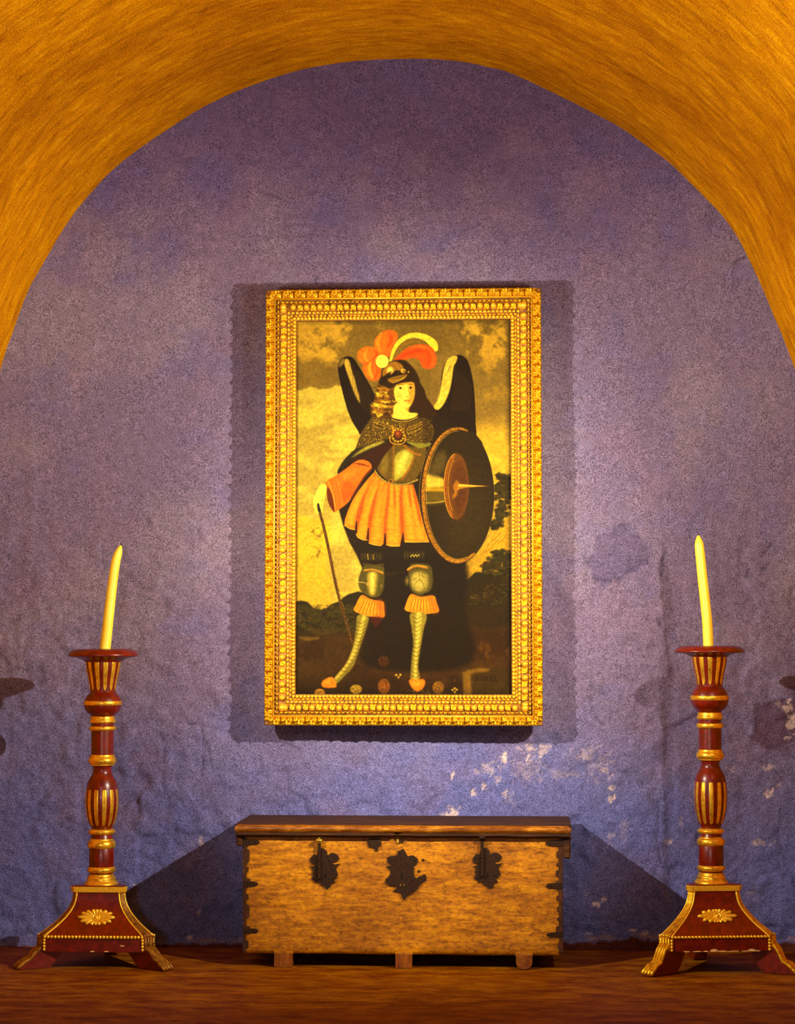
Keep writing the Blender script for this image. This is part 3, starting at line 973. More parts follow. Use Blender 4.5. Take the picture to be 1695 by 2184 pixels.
    for off in (0, 14, 108, 124):
        p.dots(C5((410 + off, 880 - off * .2), (480 + off * .9, 1060), (515 + off * .75, 1290 - off * .5)), .55, (255, 200, 90) if off in (0, 124) else (120, 60, 8), 1.9, .9)
    p.poly(C5((350, 915), (385, 950), (385, 1010), (360, 1100), (335, 1200), (325, 1310), (300, 1350), (270, 1345), (230, 1330), (200, 1260), (188, 1180), (215, 1080), (260, 980), (300, 930)), (240, 216, 108), 1, .7)
    p.line(C5((330, 1100), (310, 1220), (300, 1330)), 1.2, (190, 150, 56), .8, .6)
    p.line(C5((250, 1200), (235, 1260), (250, 1320)), 1.2, (200, 162, 66), .8, .6)
    # ---- skirt
    p.poly(C3((556, 180), (600, 230), (640, 262), (700, 285), (800, 292), (868, 285), (890, 360), (915, 450), (935, 540), (960, 640), (1003, 765), (960, 758), (880, 764), (800, 762), (790, 700),
              (768, 745), (760, 795), (700, 796), (648, 784), (640, 700), (628, 770), (605, 792), (560, 788), (505, 772), (500, 745), (460, 748), (410, 725), (398, 690), (405, 640), (398, 665), (350, 655),
              (303, 625), (310, 570), (335, 500), (370, 420), (420, 340), (490, 250)), (240, 138, 22), 1, .7, False)
    for pts, w in ((((560, 200), (470, 360), (430, 500), (402, 660)), [3, 8, 12, 6]), (((600, 240), (560, 380), (520, 560), (500, 750)), [2, 6, 9, 5]),
                   (((668, 285), (660, 420), (640, 600), (638, 770)), [3, 5, 7, 7]), (((712, 290), (716, 380), (715, 470)), [2, 4, 2]),
                   (((772, 295), (768, 420), (775, 560), (785, 740)), [3, 7, 9, 8]), (((640, 270), (610, 420), (590, 560)), [2, 4, 2]), (((520, 240), (480, 340), (450, 420)), [2, 4, 2]),
                   (((860, 290), (890, 420), (930, 600)), [4, 7, 5]), (((830, 296), (840, 400), (848, 470)), [2, 4, 2])):
        p.line(C3(*pts), w, (150, 66, 6), .62, 2.2)
    for pts, w in ((((540, 230), (420, 420), (345, 600)), [3, 12, 16]), (((590, 270), (500, 460), (450, 700)), [3, 10, 15]), (((640, 300), (590, 500), (565, 740)), [3, 9, 14]),
                   (((695, 300), (690, 520), (690, 770)), [3, 8, 14]), (((735, 300), (738, 520), (725, 770)), [2, 6, 10]), (((800, 310), (830, 520), (850, 730)), [3, 10, 16]), (((855, 320), (890, 540), (935, 730)), [2, 6, 12])):
        p.line(C3(*pts), w, (255, 170, 40), .55, 2.5)
    for pts in (((638, 690), (634, 788)), ((784, 690), (780, 770)), ((500, 650), (494, 750)), ((404, 590), (398, 680))):
        p.line(C3(*pts), [2, 6], (54, 28, 4), .95, .8)
    for off in (0, 22):
        for seg in (((430, 560), (470, 600), (505, 612)), ((525, 628), (580, 636), (622, 646)), ((655, 652), (720, 660), (760, 655)), ((800, 628), (880, 632), (950, 632)), ((325, 600), (360, 630), (395, 645))):
            p.dots(C3(*[(x + off * .1, y + (0 if off == 0 else 112)) for x, y in seg]), .5, (136, 66, 6), 1.8, .9)
    for seg in (((308, 626), (350, 652), (398, 660)), ((402, 700), (440, 735), (498, 745)), ((508, 770), (560, 785), (604, 788)), ((650, 784), (700, 794), (758, 792)), ((802, 758), (880, 762), (998, 760))):
        p.dots(C3(*seg), .7, (255, 214, 110), 1.6, .9)
    # staff and little flowers
    p.line(C5((262, 1210), (275, 1290), (300, 1360)), [4, 6, 4], (46, 28, 6), 1, .8)
    p.line([(682, 1096), (690, 1125), (702, 1180), (716, 1250), (732, 1312), (752, 1373)], [5, 6, 6, 5.5, 4.5, 3], (96, 64, 14), 1, .8)
    for k in range(130):
        t = k / 130
        p.ell(682 + 68 * t ** 1.0 + random.uniform(-2, 2), 1098 + 272 * t, .8, .8, random.choice([(156, 112, 30), (60, 38, 8), (190, 120, 30)]), .8, .4)
    for k in range(30):
        cx, cy, r_ = random.choice([(676, 1138, 13), (672, 1180, 13)])
        a_ = random.uniform(0, 6.28)
        x, y = cx + r_ * .7 * math.cos(a_), cy + r_ * .8 * math.sin(a_)
        p.line([(x, y), (x + random.uniform(-5, 5), y + random.uniform(-5, 5)), (x + random.uniform(-7, 7), y + random.uniform(-5, 5))], 1.0, (122, 88, 16), .8, .5)
    # belt
    p.line(C2((468, 1252), (500, 1300), (560, 1350), (640, 1378), (720, 1388), (800, 1375), (900, 1335)), 4.5, (60, 40, 8), 1, .8)
    for o_ in (-1.2, 1.4):
        p.dots([(x, y + o_) for x, y in C2((468, 1252), (500, 1300), (560, 1350), (640, 1378), (720, 1388), (800, 1375), (900, 1335))], .9, (226, 190, 84), 2.5, 1)
    p.ell(*C2((625, 1355))[0], 5, 5.5, (160, 110, 26), 1, .7)
    p.ell(*C2((625, 1355))[0], 2.4, 2.6, (70, 40, 8), 1, .7)
    # ---- hair, neck, face
    p.poly(C1((1000, 980), (1110, 1030), (1170, 1110), (1225, 1200), (1260, 1330), (1330, 1430), (1400, 1540), (1420, 1695), (880, 1695), (940, 1560), (1040, 1350), (1050, 1100)), (58, 34, 4), 1, .9)
    p.poly(C1((420, 1060), (700, 1080), (710, 1300), (720, 1500), (690, 1695), (520, 1720), (300, 1700), (250, 1600), (300, 1440), (340, 1300), (370, 1180)), (96, 62, 8), 1, .9)
    for k in range(40):
        x, y = random.uniform(330, 680), random.uniform(1120, 1680)
        a_, b_ = C1((x, y))[0]
        p.line([(a_ - 3, b_), (a_, b_ + 2.5), (a_ + 3, b_)], 1.4, (60, 34, 4), .7, .6)
    for k in range(150):
        t = random.random()
        y = 1100 + 600 * t
        x = random.gauss(480 - 60 * t, 95)
        if not (300 - 40 * t + (120 if y < 1250 else 0) < x < 690):
            continue
        wave = math.sin(y / 52 + 1.2) * 14
        a_, b_ = C1((x + wave, y))[0]
        q_ = 0.5 + 0.5 * math.cos((y - 1300) / 185 * 2 * math.pi)
        c_ = (252, 216, 66) if random.random() < q_ * .75 else (176, 122, 18)
        L_ = random.uniform(2.2, 4.5)
        p.line([(a_ - L_ * .8, b_ - 1.5), (a_, b_ + 1.2), (a_ + L_ * .8, b_ - 1.2)], random.uniform(1.6, 3.4), c_, random.uniform(.35, .75), 1.3)
    p.poly(C2((662, 590), (720, 560), (800, 590), (800, 640), (822, 664), (890, 668), (894, 690), (850, 720), (760, 738), (680, 728), (642, 712), (650, 670)), (240, 206, 102), 1, .8)
    p.poly(C2((770, 600), (812, 600), (808, 650), (780, 640)), (190, 140, 40), .6, 1.5)
    p.line(C2((800, 690), (850, 690), (885, 680)), 2, (196, 150, 50), .5, 1)
    p.poly(C1((690, 1180), (720, 1120), (780, 1085), (900, 1065), (1000, 1065), (1035, 1100), (1050, 1180), (1050, 1260), (1038, 1350), (1010, 1430), (970, 1500), (925, 1525), (860, 1510), (780, 1460),
              (715, 1400), (690, 1330), (678, 1240)), (244, 212, 108), 1, .8)
    p.poly(C1((955, 1150), (1000, 1075), (1042, 1110), (1050, 1250), (1035, 1370), (985, 1480), (945, 1460), (930, 1400), (965, 1330), (950, 1240)), (214, 140, 36), .75, 1.4)
    p.poly(C1((760, 1085), (1020, 1068), (1025, 1105), (880, 1110), (740, 1125)), (196, 128, 30), .65, 1)
    p.ell(*C1((765, 1320))[0], 7, 5, (248, 176, 70), .55, 3)
    p.line(C1((712, 1135), (780, 1108), (850, 1118)), [1, 1.5, .8], (120, 72, 12), .9, .5)
    p.line(C1((940, 1125), (985, 1105), (1028, 1118)), [.8, 1.5, 1], (110, 62, 12), .9, .5)
    p.ell(*C1((800, 1178))[0], 4.2, 1.9, (236, 200, 110), 1, .5)
    p.line(C1((760, 1170), (800, 1158), (845, 1178)), 1, (120, 76, 20), .9, .4)
    p.ell(*C1((797, 1180))[0], 2.0, 2.0, (52, 28, 6), 1, .5)
    p.ell(*C1((985, 1172))[0], 4.0, 2.2, (200, 144, 50), 1, .5)
    p.line(C1((945, 1165), (985, 1148), (1025, 1165)), 1, (100, 60, 14), .9, .4)
    p.ell(*C1((980, 1172))[0], 2.2, 2.2, (56, 30, 6), 1, .5)
    p.line(C1((925, 1130), (945, 1220), (958, 1290), (945, 1330), (905, 1332)), 1.2, (196, 132, 36), .8, .6)
    p.ell(*C1((915, 1330))[0], 2.2, 1, (190, 120, 34), .6, .6)
    p.line(C1((868, 1402), (910, 1395), (945, 1400), (975, 1392)), 1.8, (206, 92, 24), .9, .5)
    p.line(C1((880, 1418), (920, 1428), (960, 1415)), 1.8, (222, 120, 44), .8, .6)
    p.line(C1((890, 1470), (920, 1478), (950, 1470)), 1.2, (206, 150, 56), .5, .8)
    p.dots(C2((640, 735), (700, 752), (780, 752), (850, 735), (900, 705)), 1.1, (206, 170, 70), 2.7, 1)
    # ---- plumes
    for pts, c in ((((330, 400), (345, 290), (430, 180), (560, 122), (680, 128), (742, 190), (740, 290), (690, 380), (640, 470), (600, 600), (480, 590), (395, 540)), (238, 116, 22)),
                   (((18, 620), (38, 510), (120, 440), (220, 420), (340, 445), (420, 560), (320, 680), (190, 745), (95, 730)), (240, 124, 26)),
                   (((108, 800), (200, 700), (300, 660), (430, 780), (445, 860), (435, 980), (350, 1042), (250, 1032), (170, 960)), (234, 112, 18))):
        p.poly(C1(*pts), c, 1, .9)
    for pts, w, c in ((((450, 180), (390, 330), (430, 500)), [4, 9, 6], (255, 172, 40)), (((600, 160), (640, 280), (580, 420)), [3, 7, 5], (196, 72, 8)), (((520, 170), (510, 320), (500, 480)), [3, 7, 5], (246, 136, 24)),
                      (((200, 470), (150, 580), (200, 680)), [4, 8, 5], (255, 176, 50)), (((320, 480), (380, 560), (300, 640)), [3, 6, 4], (190, 66, 8)), (((90, 500), (60, 600), (110, 700)), [3, 5, 3], (250, 140, 40)),
                      (((260, 720), (230, 820), (290, 990)), [4, 8, 5], (255, 190, 50)), (((350, 740), (390, 860), (340, 990)), [3, 6, 4], (196, 78, 8)), (((160, 790), (180, 880), (240, 980)), [3, 5, 3], (246, 134, 24))):
        p.line(C1(*pts), w, c, .6, 2)
    p.line(C1((620, 690), (660, 530), (740, 380), (860, 270), (1000, 215), (1150, 225), (1290, 280), (1390, 370), (1430, 460)), [5, 7, 9, 10, 10, 12, 15, 17, 11], (246, 212, 76), 1, 1)
    p.line(C1((700, 600), (760, 480), (880, 370), (1000, 330), (1150, 340)), [2, 4, 6, 7, 3], (150, 112, 24), .8, 1.4)
    for k in range(34):
        t = k / 34
        x = 760 + 650 * t; y = 340 - 150 * math.sin(t * 2.4) + 150 * t * t
        p.line(C1((x, y), (x + 30, y + 25)), 1, random.choice([(255, 240, 140), (206, 170, 50)]), .6, .6)
    p.poly(C1((685, 665), (760, 580), (880, 470), (1020, 400), (1180, 378), (1300, 405), (1400, 480), (1445, 600), (1440, 730), (1380, 812), (1270, 825), (1180, 775), (1140, 670), (1040, 630), (900, 655), (780, 680)), (226, 92, 14), 1, .9)
    for pts, w, c in ((((760, 640), (900, 560), (1080, 500), (1200, 480)), [3, 7, 8, 5], (188, 62, 6)), (((1000, 430), (1180, 420), (1320, 470)), [3, 6, 4], (246, 128, 30)), (((1240, 500), (1320, 620), (1290, 780)), [4, 8, 5], (206, 74, 8)),
                      (((1350, 520), (1400, 640), (1370, 770)), [3, 6, 4], (246, 120, 26))):
        p.line(C1(*pts), w, c, .6, 2)
    # ---- helmet
    p.poly(C1((455, 880), (480, 810), (560, 735), (650, 680), (760, 660), (870, 668), (960, 735), (1060, 850), (1125, 970), (1140, 1070), (1040, 1075), (1000, 1060), (860, 1075), (720, 1110), (620, 1180), (540, 1150), (430, 1115),
              (405, 1060), (445, 960)), (56, 34, 5), 1, .8)
    p.poly(C1((470, 890), (510, 800), (590, 725), (690, 690), (790, 725), (855, 800), (800, 850), (720, 860), (640, 925), (560, 965), (480, 960)), (164, 116, 30), 1, 1.2)
    p.ell(*C1((612, 850))[0], 7, 7, (248, 214, 116), .95, 2.2)
    p.poly(C1((520, 940), (640, 860), (600, 960), (740, 830), (700, 940), (760, 900), (700, 1010), (560, 1060), (460, 1060), (480, 980)), (44, 26, 4), .9, .8, False)
    p.poly(C1((560, 1020), (700, 965), (850, 935), (925, 925), (870, 1000), (760, 1050), (640, 1082)), (158, 116, 26), 1, .9)
    p.line(C1((640, 1010), (760, 990), (880, 950)), 1.4, (60, 38, 6), .8, .6)
    p.line(C1((650, 1080), (770, 1045), (890, 960)), 1.2, (232, 194, 84), .8, .5)
    p.ell(*C1((845, 862))[0], 5.5, 5, (222, 180, 80), .9, 1.2)
    p.ell(*C1((862, 868))[0], 2, 1.6, (80, 48, 10), .9, .6)
    p.line(C1((860, 910), (900, 905), (910, 860)), 1.2, (90, 56, 10), .8, .5)
    p.ell(*C1((944, 882))[0], 1.7, 1.8, (226, 184, 84), .9, .7)
    p.ell(*C1((466, 690))[0], 13.8, 14.2, (250, 228, 124), 1, .8)
    p.line(C1((440, 620), (425, 690), (450, 770)), 1.4, (212, 172, 60), .7, .8)
    p.line(C1((520, 610), (535, 690), (510, 760)), 1.2, (226, 190, 80), .6, .8)
    # ---- shield
    cx, cy, rx, ry = 975, 1057, 78.5, 146
    p.ell(cx, cy, rx, ry, (54, 38, 6), 1, .8)
    p.ell(cx + 20, cy + 40, 50, 90, (70, 54, 10), .5, 18)
    p.poly(C3((975, 205), (1040, 215), (1125, 245), (1125, 310), (1040, 318), (972, 322)), (206, 176, 74), 1, 3)
    p.poly(C3((975, 322), (1120, 320), (1122, 350), (972, 345)), (206, 160, 10), .9, 2)
    p.poly(C3((975, 360), (1122, 352), (1130, 430), (980, 450)), (118, 96, 28), .8, 3)
    p.line(C3((978, 440), (1050, 436), (1125, 426)), 2.4, (200, 166, 66), .8, 1)
    p.poly(C2((1000, 1290), (1060, 1130), (1120, 1050), (1180, 1080), (1160, 1260)), (118, 98, 42), .6, 5)
    th = np.linspace(0, 2 * math.pi, 64)
    def arc(x, y, a_, b_, t0, t1, n=40):
        return [(x + a_ * math.cos(t), y + b_ * math.sin(t)) for t in np.linspace(t0, t1, n)]
    rim = arc(cx + 1, cy, rx - 4, ry - 4, math.radians(62), math.radians(285))
    p.line(rim, [5, 9, 10, 9, 8, 8, 7, 4], (156, 104, 20), 1, .8, False)
    for k, (x, y) in enumerate(arc(cx + 1, cy, rx - 4, ry - 4, math.radians(64), math.radians(280), 150)):
        p.ell(x + random.uniform(-2, 2), y + random.uniform(-2, 2), 1.3, 1.0, random.choice([(206, 150, 44), (100, 60, 10), (226, 176, 60)]), .7, .5)
    p.line(arc(cx + 2, cy, rx - 9.5, ry - 9, math.radians(75), math.radians(270)), 1, (226, 180, 60), .7, .5, False)
    p.line(arc(cx, cy, rx - .5, ry, math.radians(110), math.radians(250)), 1.6, (52, 28, 5), .9, .5, False)
    p.dots(arc(cx - 2, cy - 2, rx + 1, ry - 2, math.radians(150), math.radians(225), 14), .9, (206, 160, 60), 4.2, .9)
    bx, by = C3((1225, 305))[0]
    p.ell(bx, by, 26.5, 70.5, (122, 74, 14), 1, 1)
    p.ell(bx + 6, by + 4, 18, 60, (92, 52, 8), .9, 6)
    p.line(arc(bx, by, 25, 69, math.radians(105), math.radians(262)), 5.5, (134, 72, 14), 1, .8, False)
    p.line(arc(bx, by, 26.5, 70.5, math.radians(110), math.radians(262)), 1.1, (232, 180, 44), 1, .5, False)
    p.line(arc(bx + 2, by, 20, 60, math.radians(120), math.radians(250)), 1.0, (214, 150, 30), .9, .5, False)
    for x, y in arc(bx + 1, by, 23.5, 66, math.radians(115), math.radians(255), 34):
        p.line([(x - 1.5, y - 1), (x + 1.5, y + 1.4)], .8, (214, 140, 34), .8, .4)
    p.poly(C3((1220, 255), (1245, 275), (1245, 330), (1218, 350), (1195, 310)), (170, 112, 20), .9, 1.5)
    p.poly(C3((1232, 278), (1300, 286), (1400, 297), (1505, 303), (1400, 309), (1300, 316), (1232, 330), (1226, 305)), (176, 122, 24), 1, .6, False)
    p.poly(C3((1240, 288), (1340, 296), (1490, 303), (1340, 304), (1240, 303)), (250, 206, 96), .95, .7, False)
    p.poly(C3((1190, 400), (1215, 340), (1235, 360), (1210, 400)), (196, 130, 30), .7, 1.5)
    # ---- legs
    for x, y in C4((600, 130), (930, 120)):
        for k in range(-3, 4):
            p.ell(x + k * 6.5, y + 2, 3.6, 9, (58, 46, 14), .9, 1)
            p.line([(x + k * 6.5 - 1, y - 4), (x + k * 6.5 - 1, y + 8)], 1, (108, 88, 34), .6, .7)
    p.line(C4((570, 120), (575, 160)), 2.5, (176, 146, 66), .8, .8)
    p.line(C4((612, 125), (616, 160)), 2.5, (160, 132, 56), .8, .8)
    for k in range(6):
        x = 905 + k * 12
        p.ell(*C4((x, 135 - (k % 2) * 8))[0], 1.3, 1.6, (236, 206, 120), .9, .6)
    p.line(C4((540, 195), (610, 205), (690, 200)), 5, (84, 66, 16), 1, 1)
    p.poly(C4((548, 205), (620, 205), (690, 215), (700, 260), (700, 330), (690, 400), (655, 445), (610, 452), (555, 430), (512, 390), (500, 330), (512, 270)), (92, 80, 26), 1, .8)
    p.poly(C4((575, 265), (640, 262), (640, 350), (625, 430), (590, 430), (572, 350)), (206, 180, 88), .9, 3)
    p.poly(C4((595, 275), (618, 275), (615, 400), (600, 420)), (240, 214, 124), .8, 1.8)
    p.line(C4((545, 245), (610, 240), (688, 265)), 4, (172, 120, 30), 1, .8)
    p.line(C4((545, 240), (610, 233), (690, 257)), 1, (232, 190, 90), .9, .5)
    p.line(C4((482, 330), (540, 338), (590, 350)), 1.6, (206, 178, 96), 1, .6)
    p.ell(*C4((572, 348))[0], 4, 3.6, (190, 160, 76), .9, .8)
    p.line(C4((552, 300), (560, 345), (548, 400)), 1, (60, 48, 12), .8, .5)
    p.ell(*C4((677, 362))[0], 1.6, 3.6, (150, 126, 56), .9, .6)
    p.poly(C4((895, 205), (960, 190), (1050, 205), (1070, 260), (1075, 340), (1055, 400), (1010, 425), (975, 438), (925, 418), (892, 360), (885, 290)), (88, 76, 28), 1, .8)
    p.poly(C4((915, 270), (975, 250), (1030, 275), (1042, 335), (1020, 395), (970, 412), (925, 385), (908, 330)), (172, 152, 84), .9, 3)
    p.ell(*C4((960, 330))[0], 13, 16, (198, 178, 106), .7, 5)
    for pts in (((965, 250), (970, 310), (940, 340), (930, 380)), ((970, 310), (1000, 350), (1010, 390)), ((950, 300), (925, 320)), ((985, 280), (1010, 300))):
        p.line(C4(*pts), .9, (76, 62, 20), .8, .5)
    p.line(C4((880, 240), (945, 212), (1030, 225)), 4.5, (180, 120, 30), 1, .8)
    p.line(C4((880, 232), (945, 204), (1030, 217)), 1, (236, 196, 96), .9, .5)
    p.ell(*C4((873, 325))[0], 5, 11, (74, 62, 20), 1, .8)
    p.ell(*C4((876, 325))[0], 2.5, 7, (130, 110, 48), .9, 1)
    # frills
    for pts, n_, x0_, x1_, y0_, y1_ in ((((532, 432), (600, 466), (690, 488), (700, 540), (702, 598), (650, 606), (600, 600), (540, 588), (466, 552), (480, 510), (500, 465)), 8, (530, 690), (475, 700), 450, 598),
                                       (((912, 425), (980, 446), (1080, 440), (1105, 500), (1122, 558), (1070, 575), (1000, 580), (930, 572), (860, 548), (868, 500), (885, 455)), 9, (905, 1080), (870, 1115), 440, 572)):
        p.poly(C4(*pts), (242, 150, 24), 1, .7)
        for k in range(1, n_):
            t = k / n_
            xa, xb = x0_[0] + (x0_[1] - x0_[0]) * t, x1_[0] + (x1_[1] - x1_[0]) * t
            dy = 24 * (t if x0_[0] < 700 else math.sin(t * 3.14) * .5)
            p.line(C4((xa, y0_ + 16 + dy), ((xa + xb) / 2, (y0_ + y1_) / 2), (xb, y1_ - (1 - t) * 26 if x0_[0] < 700 else y1_ - abs(t - .5) * 24)), 1.1, (128, 66, 6), .85, .5)
            p.line(C4((xa + 8, y0_ + 26 + dy), (xb + 10, y1_ - 30)), 2.2, (255, 190, 56), .5, 1)
    p.poly(C4((640, 470), (700, 490), (702, 598), (660, 602)), (206, 96, 14), .55, 3)
    p.poly(C4((1040, 450), (1085, 445), (1122, 558), (1070, 572)), (206, 104, 14), .55, 3)
    p.line(C4((532, 440), (600, 470), (690, 488)), 3, (206, 120, 20), .9, .8)
    p.line(C4((912, 432), (980, 452), (1080, 445)), 3, (206, 120, 20), .9, .8)
    p.poly(C4((600, 600), (680, 604), (660, 660), (630, 680), (610, 640)), (90, 34, 6), .8, 2)
    # shins
    L = C4((495, 588), (578, 600), (562, 690), (530, 790), (500, 880), (462, 980), (400, 1050), (335, 1112), (310, 1080), (400, 970), (442, 880), (470, 780), (484, 680))
    R = C4((902, 576), (1025, 580), (1005, 700), (985, 820), (972, 900), (964, 990), (975, 1078), (908, 1080), (908, 980), (916, 880), (924, 800), (912, 690))
    p.poly(L, (150, 132, 52), 1, 1.2)
    p.poly(R, (150, 132, 52), 1, 1.2)
    p.line(C4((545, 600), (520, 700), (490, 800), (455, 900), (400, 990), (330, 1070)), [8, 9, 7, 7, 6, 5], (214, 192, 96), .85, 2)
    p.line(C4((968, 585), (962, 700), (955, 820), (945, 900), (940, 980), (942, 1070)), [12, 11, 8, 7, 7, 8], (220, 200, 108), .85, 2.4)
    for k in range(15):
        t = k / 14
        a_ = (488 - 60 * t * t - 10 * t + (0 if t < .6 else -170 * (t - .6)), 640 + 400 * t)
        p.line(C4(a_, (a_[0] + 34, a_[1] + 10), (a_[0] + 66, a_[1] - 12)), 1, (66, 48, 12), .7, .5)
        b_ = (918 - 4 * t, 600 + 450 * t)
        p.line(C4(b_, (b_[0] + 34, b_[1] + 16), (b_[0] + 66 - 12 * t, b_[1] - 2)), 1, (70, 52, 12), .7, .5)
    p.poly(C4((218, 1112), (240, 1080), (295, 1060), (322, 1085), (334, 1120), (328, 1140), (260, 1144), (228, 1135)), (240, 138, 26), 1, .9)
    p.poly(C4((230, 1110), (260, 1090), (290, 1080), (270, 1110)), (255, 176, 60), .6, 2)
    p.poly(C4((892, 1095), (915, 1076), (960, 1082), (1000, 1076), (1018, 1100), (1000, 1150), (960, 1172), (920, 1150)), (238, 134, 24), 1, .9)
    p.ell(*C4((950, 1110))[0], 10, 6, (255, 180, 56), .6, 3)
    # stones, blossoms, inscribed block
    for x, y, rx_, ry_, c in ((205, 1184, 41, 34, (196, 140, 30)), (485, 1155, 46, 36, (176, 140, 44)), (700, 1132, 47, 58, (136, 80, 16)), (1117, 1142, 44, 50, (138, 94, 24)), (697, 940, 44, 42, (96, 52, 10))):
        a_, b_ = C4((x, y))[0]
        p.ell(a_, b_, rx_ * .277, ry_ * .277, c, .95 if y > 1000 else .6, 1)
        for k in range(34):
            t, r_ = random.uniform(0, 6.28), random.uniform(0, .85)
            p.ell(a_ + rx_ * .277 * r_ * math.cos(t), b_ + ry_ * .277 * r_ * math.sin(t), 1.6, 1.1, random.choice([tuple(min(255, int(v * 1.35)) for v in c), tuple(int(v * .6) for v in c)]), .5, .6)
    for x, y in ((810, 1048), (1243, 1162)):
        for dx, dy in ((-16, -2), (16, -4), (2, 14), (0, -14)):
            if (x, y) == (810, 1048) and (dx, dy) == (0, -14):
                continue
            p.ell(*C4((x + dx, y + dy))[0], 2.6, 2.4, (206, 166, 56), .95, .7)
        p.line(C4((x, y), (x + 2, y + 30)), 1, (150, 116, 40), .8, .5)
    for k in range(40):
        p.ell(*C4((random.uniform(860, 1060), random.uniform(1160, 1190)))[0], 1.2, .8, (150, 112, 60), .6, .5)
    p.poly(C4((1300, 1025), (1330, 1004), (1430, 986), (1540, 992), (1665, 990), (1665, 1200), (1312, 1200)), (74, 52, 8), 1, 1, False)
    p.poly(C4((1302, 1028), (1345, 1010), (1440, 990), (1520, 1000), (1500, 1020), (1380, 1032), (1362, 1060), (1372, 1195), (1314, 1198)), (140, 102, 28), .9, 2.2, False)
    p.poly(C4((1340, 1040), (1368, 1060), (1372, 1190), (1345, 1195)), (150, 110, 36), .6, 3, False)
    # the faint dark capitals on the block
    glyph = {'M': ['0,2 0,0 1,1 2,0 2,2'], 'I': ['1,0 1,2'], 'G': ['2,0.3 1,0 0,0.7 0,1.4 1,2 2,1.7 2,1.1 1.2,1.1'], 'U': ['0,0 0,1.5 1,2 2,1.5 2,0'], 'E': ['2,0 0,0 0,2 2,2', '0,1 1.6,1'], 'L': ['0,0 0,2 2,2']}
    gx_ = 1014.5
    for ch in 'MIGUEL':
        for st in glyph[ch]:
            q = [tuple(float(v) for v in s_.split(',')) for s_ in st.split()]
            p.line([(gx_ + a_ * 3.0, 1442.5 + b_ * 5.0) for a_, b_ in q], 1.7, (44, 24, 4), .75, .8, False)
        gx_ += 8.6 if ch != 'I' else 7.2
    # ---- warm varnish mottling of age, fine craquelure; also darker towards the margin
    m = (0.86 + 0.28 * fbm(X, Y, 1 / 5, 401, 3, .7))[..., None]
    p.im *= m
    edge = np.minimum(np.minimum(X - 627, 1087 - X), np.minimum(Y - 684, 1479 - Y))
    p.im *= (0.80 + 0.20 * smooth01(edge / 14))[..., None]
    p.im += 0.05 * (rng.random(p.im.shape[:2]) - .5)[..., None]
    im = np.clip(p.im, 0, 1) ** 1.20 * np.array([0.81, 0.80, 0.50])
    img = bpy.data.images.new('painted_figure', PW, PH, alpha=False)
    rgba = np.ones((PH, PW, 4), np.float32)
    rgba[..., :3] = im[::-1]
    img.pixels.foreach_set(rgba.ravel())
    img.update()
    img.pack()
    return img

def oil_material(img):
    m, nt, b = new_mat('oil_on_canvas')
    uv = nt.nodes.new('ShaderNodeUVMap')
    uv.uv_map = 'picture'
    t = nt.nodes.new('ShaderNodeTexImage')
    t.image = img
    t.extension = 'EXTEND'
    nt.links.new(uv.outputs[0], t.inputs[0])
    g = noise_node(nt, 160, 3, 0.8, texco(nt))
    rg = ramp(nt, g.outputs[0], [(0.3, (0.28, 0.28, 0.28)), (0.7, (0.72, 0.72, 0.72))])
    c = mix(nt, t.outputs[0], rg.outputs[0], 0.35, 'OVERLAY')
    nt.links.new(c, b.inputs['Base Color'])
    b.inputs['Roughness'].default_value = 0.55
    b.inputs['Specular IOR Level'].default_value = 0.06
    bump(nt, b, g.outputs[0], 0.2, 0.002)
    return m

# ================================================================== carved frame
FY = -0.185                       # front plane of the frame
def corner(px, py, y):
    q = at(px, py, y)
    return q.x, q.z
_tl, _tr, _br, _bl = corner(563.5, 617, FY), corner(1151, 614.5, FY), corner(1160, 1549, FY), corner(566, 1546.5, FY)
FX0, FX1 = (_tl[0] + _bl[0]) / 2, (_tr[0] + _br[0]) / 2
FZ0, FZ1 = (_bl[1] + _br[1]) / 2, (_tl[1] + _tr[1]) / 2
FS = (FX1 - FX0) / 590.0          # metres for one photograph pixel at the frame
FC = Vector(((FX0 + FX1) / 2, 0, (FZ0 + FZ1) / 2))
FW, FH = FX1 - FX0, FZ1 - FZ0

def rail_mesh(profile, mat, name, parent):
    """profile: list of (inset px, y) swept round the rectangle with mitred corners, closed"""
    mb = MB()
    n = len(profile)
    vs = []
    for cx, cz in ((-1, -1), (1, -1), (1, 1), (-1, 1)):
        for ins, y in profile:
            vs.append((cx * (FW / 2 - ins * FS), y, cz * (FH / 2 - ins * FS)))
    fs = []
    for c in range(4):
        c2 = (c + 1) % 4
        for k in range(n):
            k2 = (k + 1) % n
            fs.append((c * n + k, c2 * n + k, c2 * n + k2, c * n + k2))
    mb.add(vs, fs)
    return mb.build(name, mat, parent)

pic = empty('framed_painting', (FC.x, 0, FC.z),
            'oil painting of a winged armoured figure in a carved gilt frame, on the blue wall', 'painting')

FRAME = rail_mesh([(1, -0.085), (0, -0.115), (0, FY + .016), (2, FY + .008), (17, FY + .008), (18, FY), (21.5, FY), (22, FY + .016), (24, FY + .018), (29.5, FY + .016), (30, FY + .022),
                   (45, FY + .020), (46, FY + .024), (57, FY + .024), (58, FY + .026), (65, FY + .028), (66, FY + .05), (66, -0.085)], GILT_DARK, 'frame_moulding', pic)  # dark ground puts the shade of the carving's crevices into the colour
back = MB().box((-FW / 2 + 24 * FS, -0.10, -FH / 2 + 24 * FS), (FW / 2 - 24 * FS, 0.02, FH / 2 - 24 * FS)).build('backing_box', WOOD_DARK, pic)

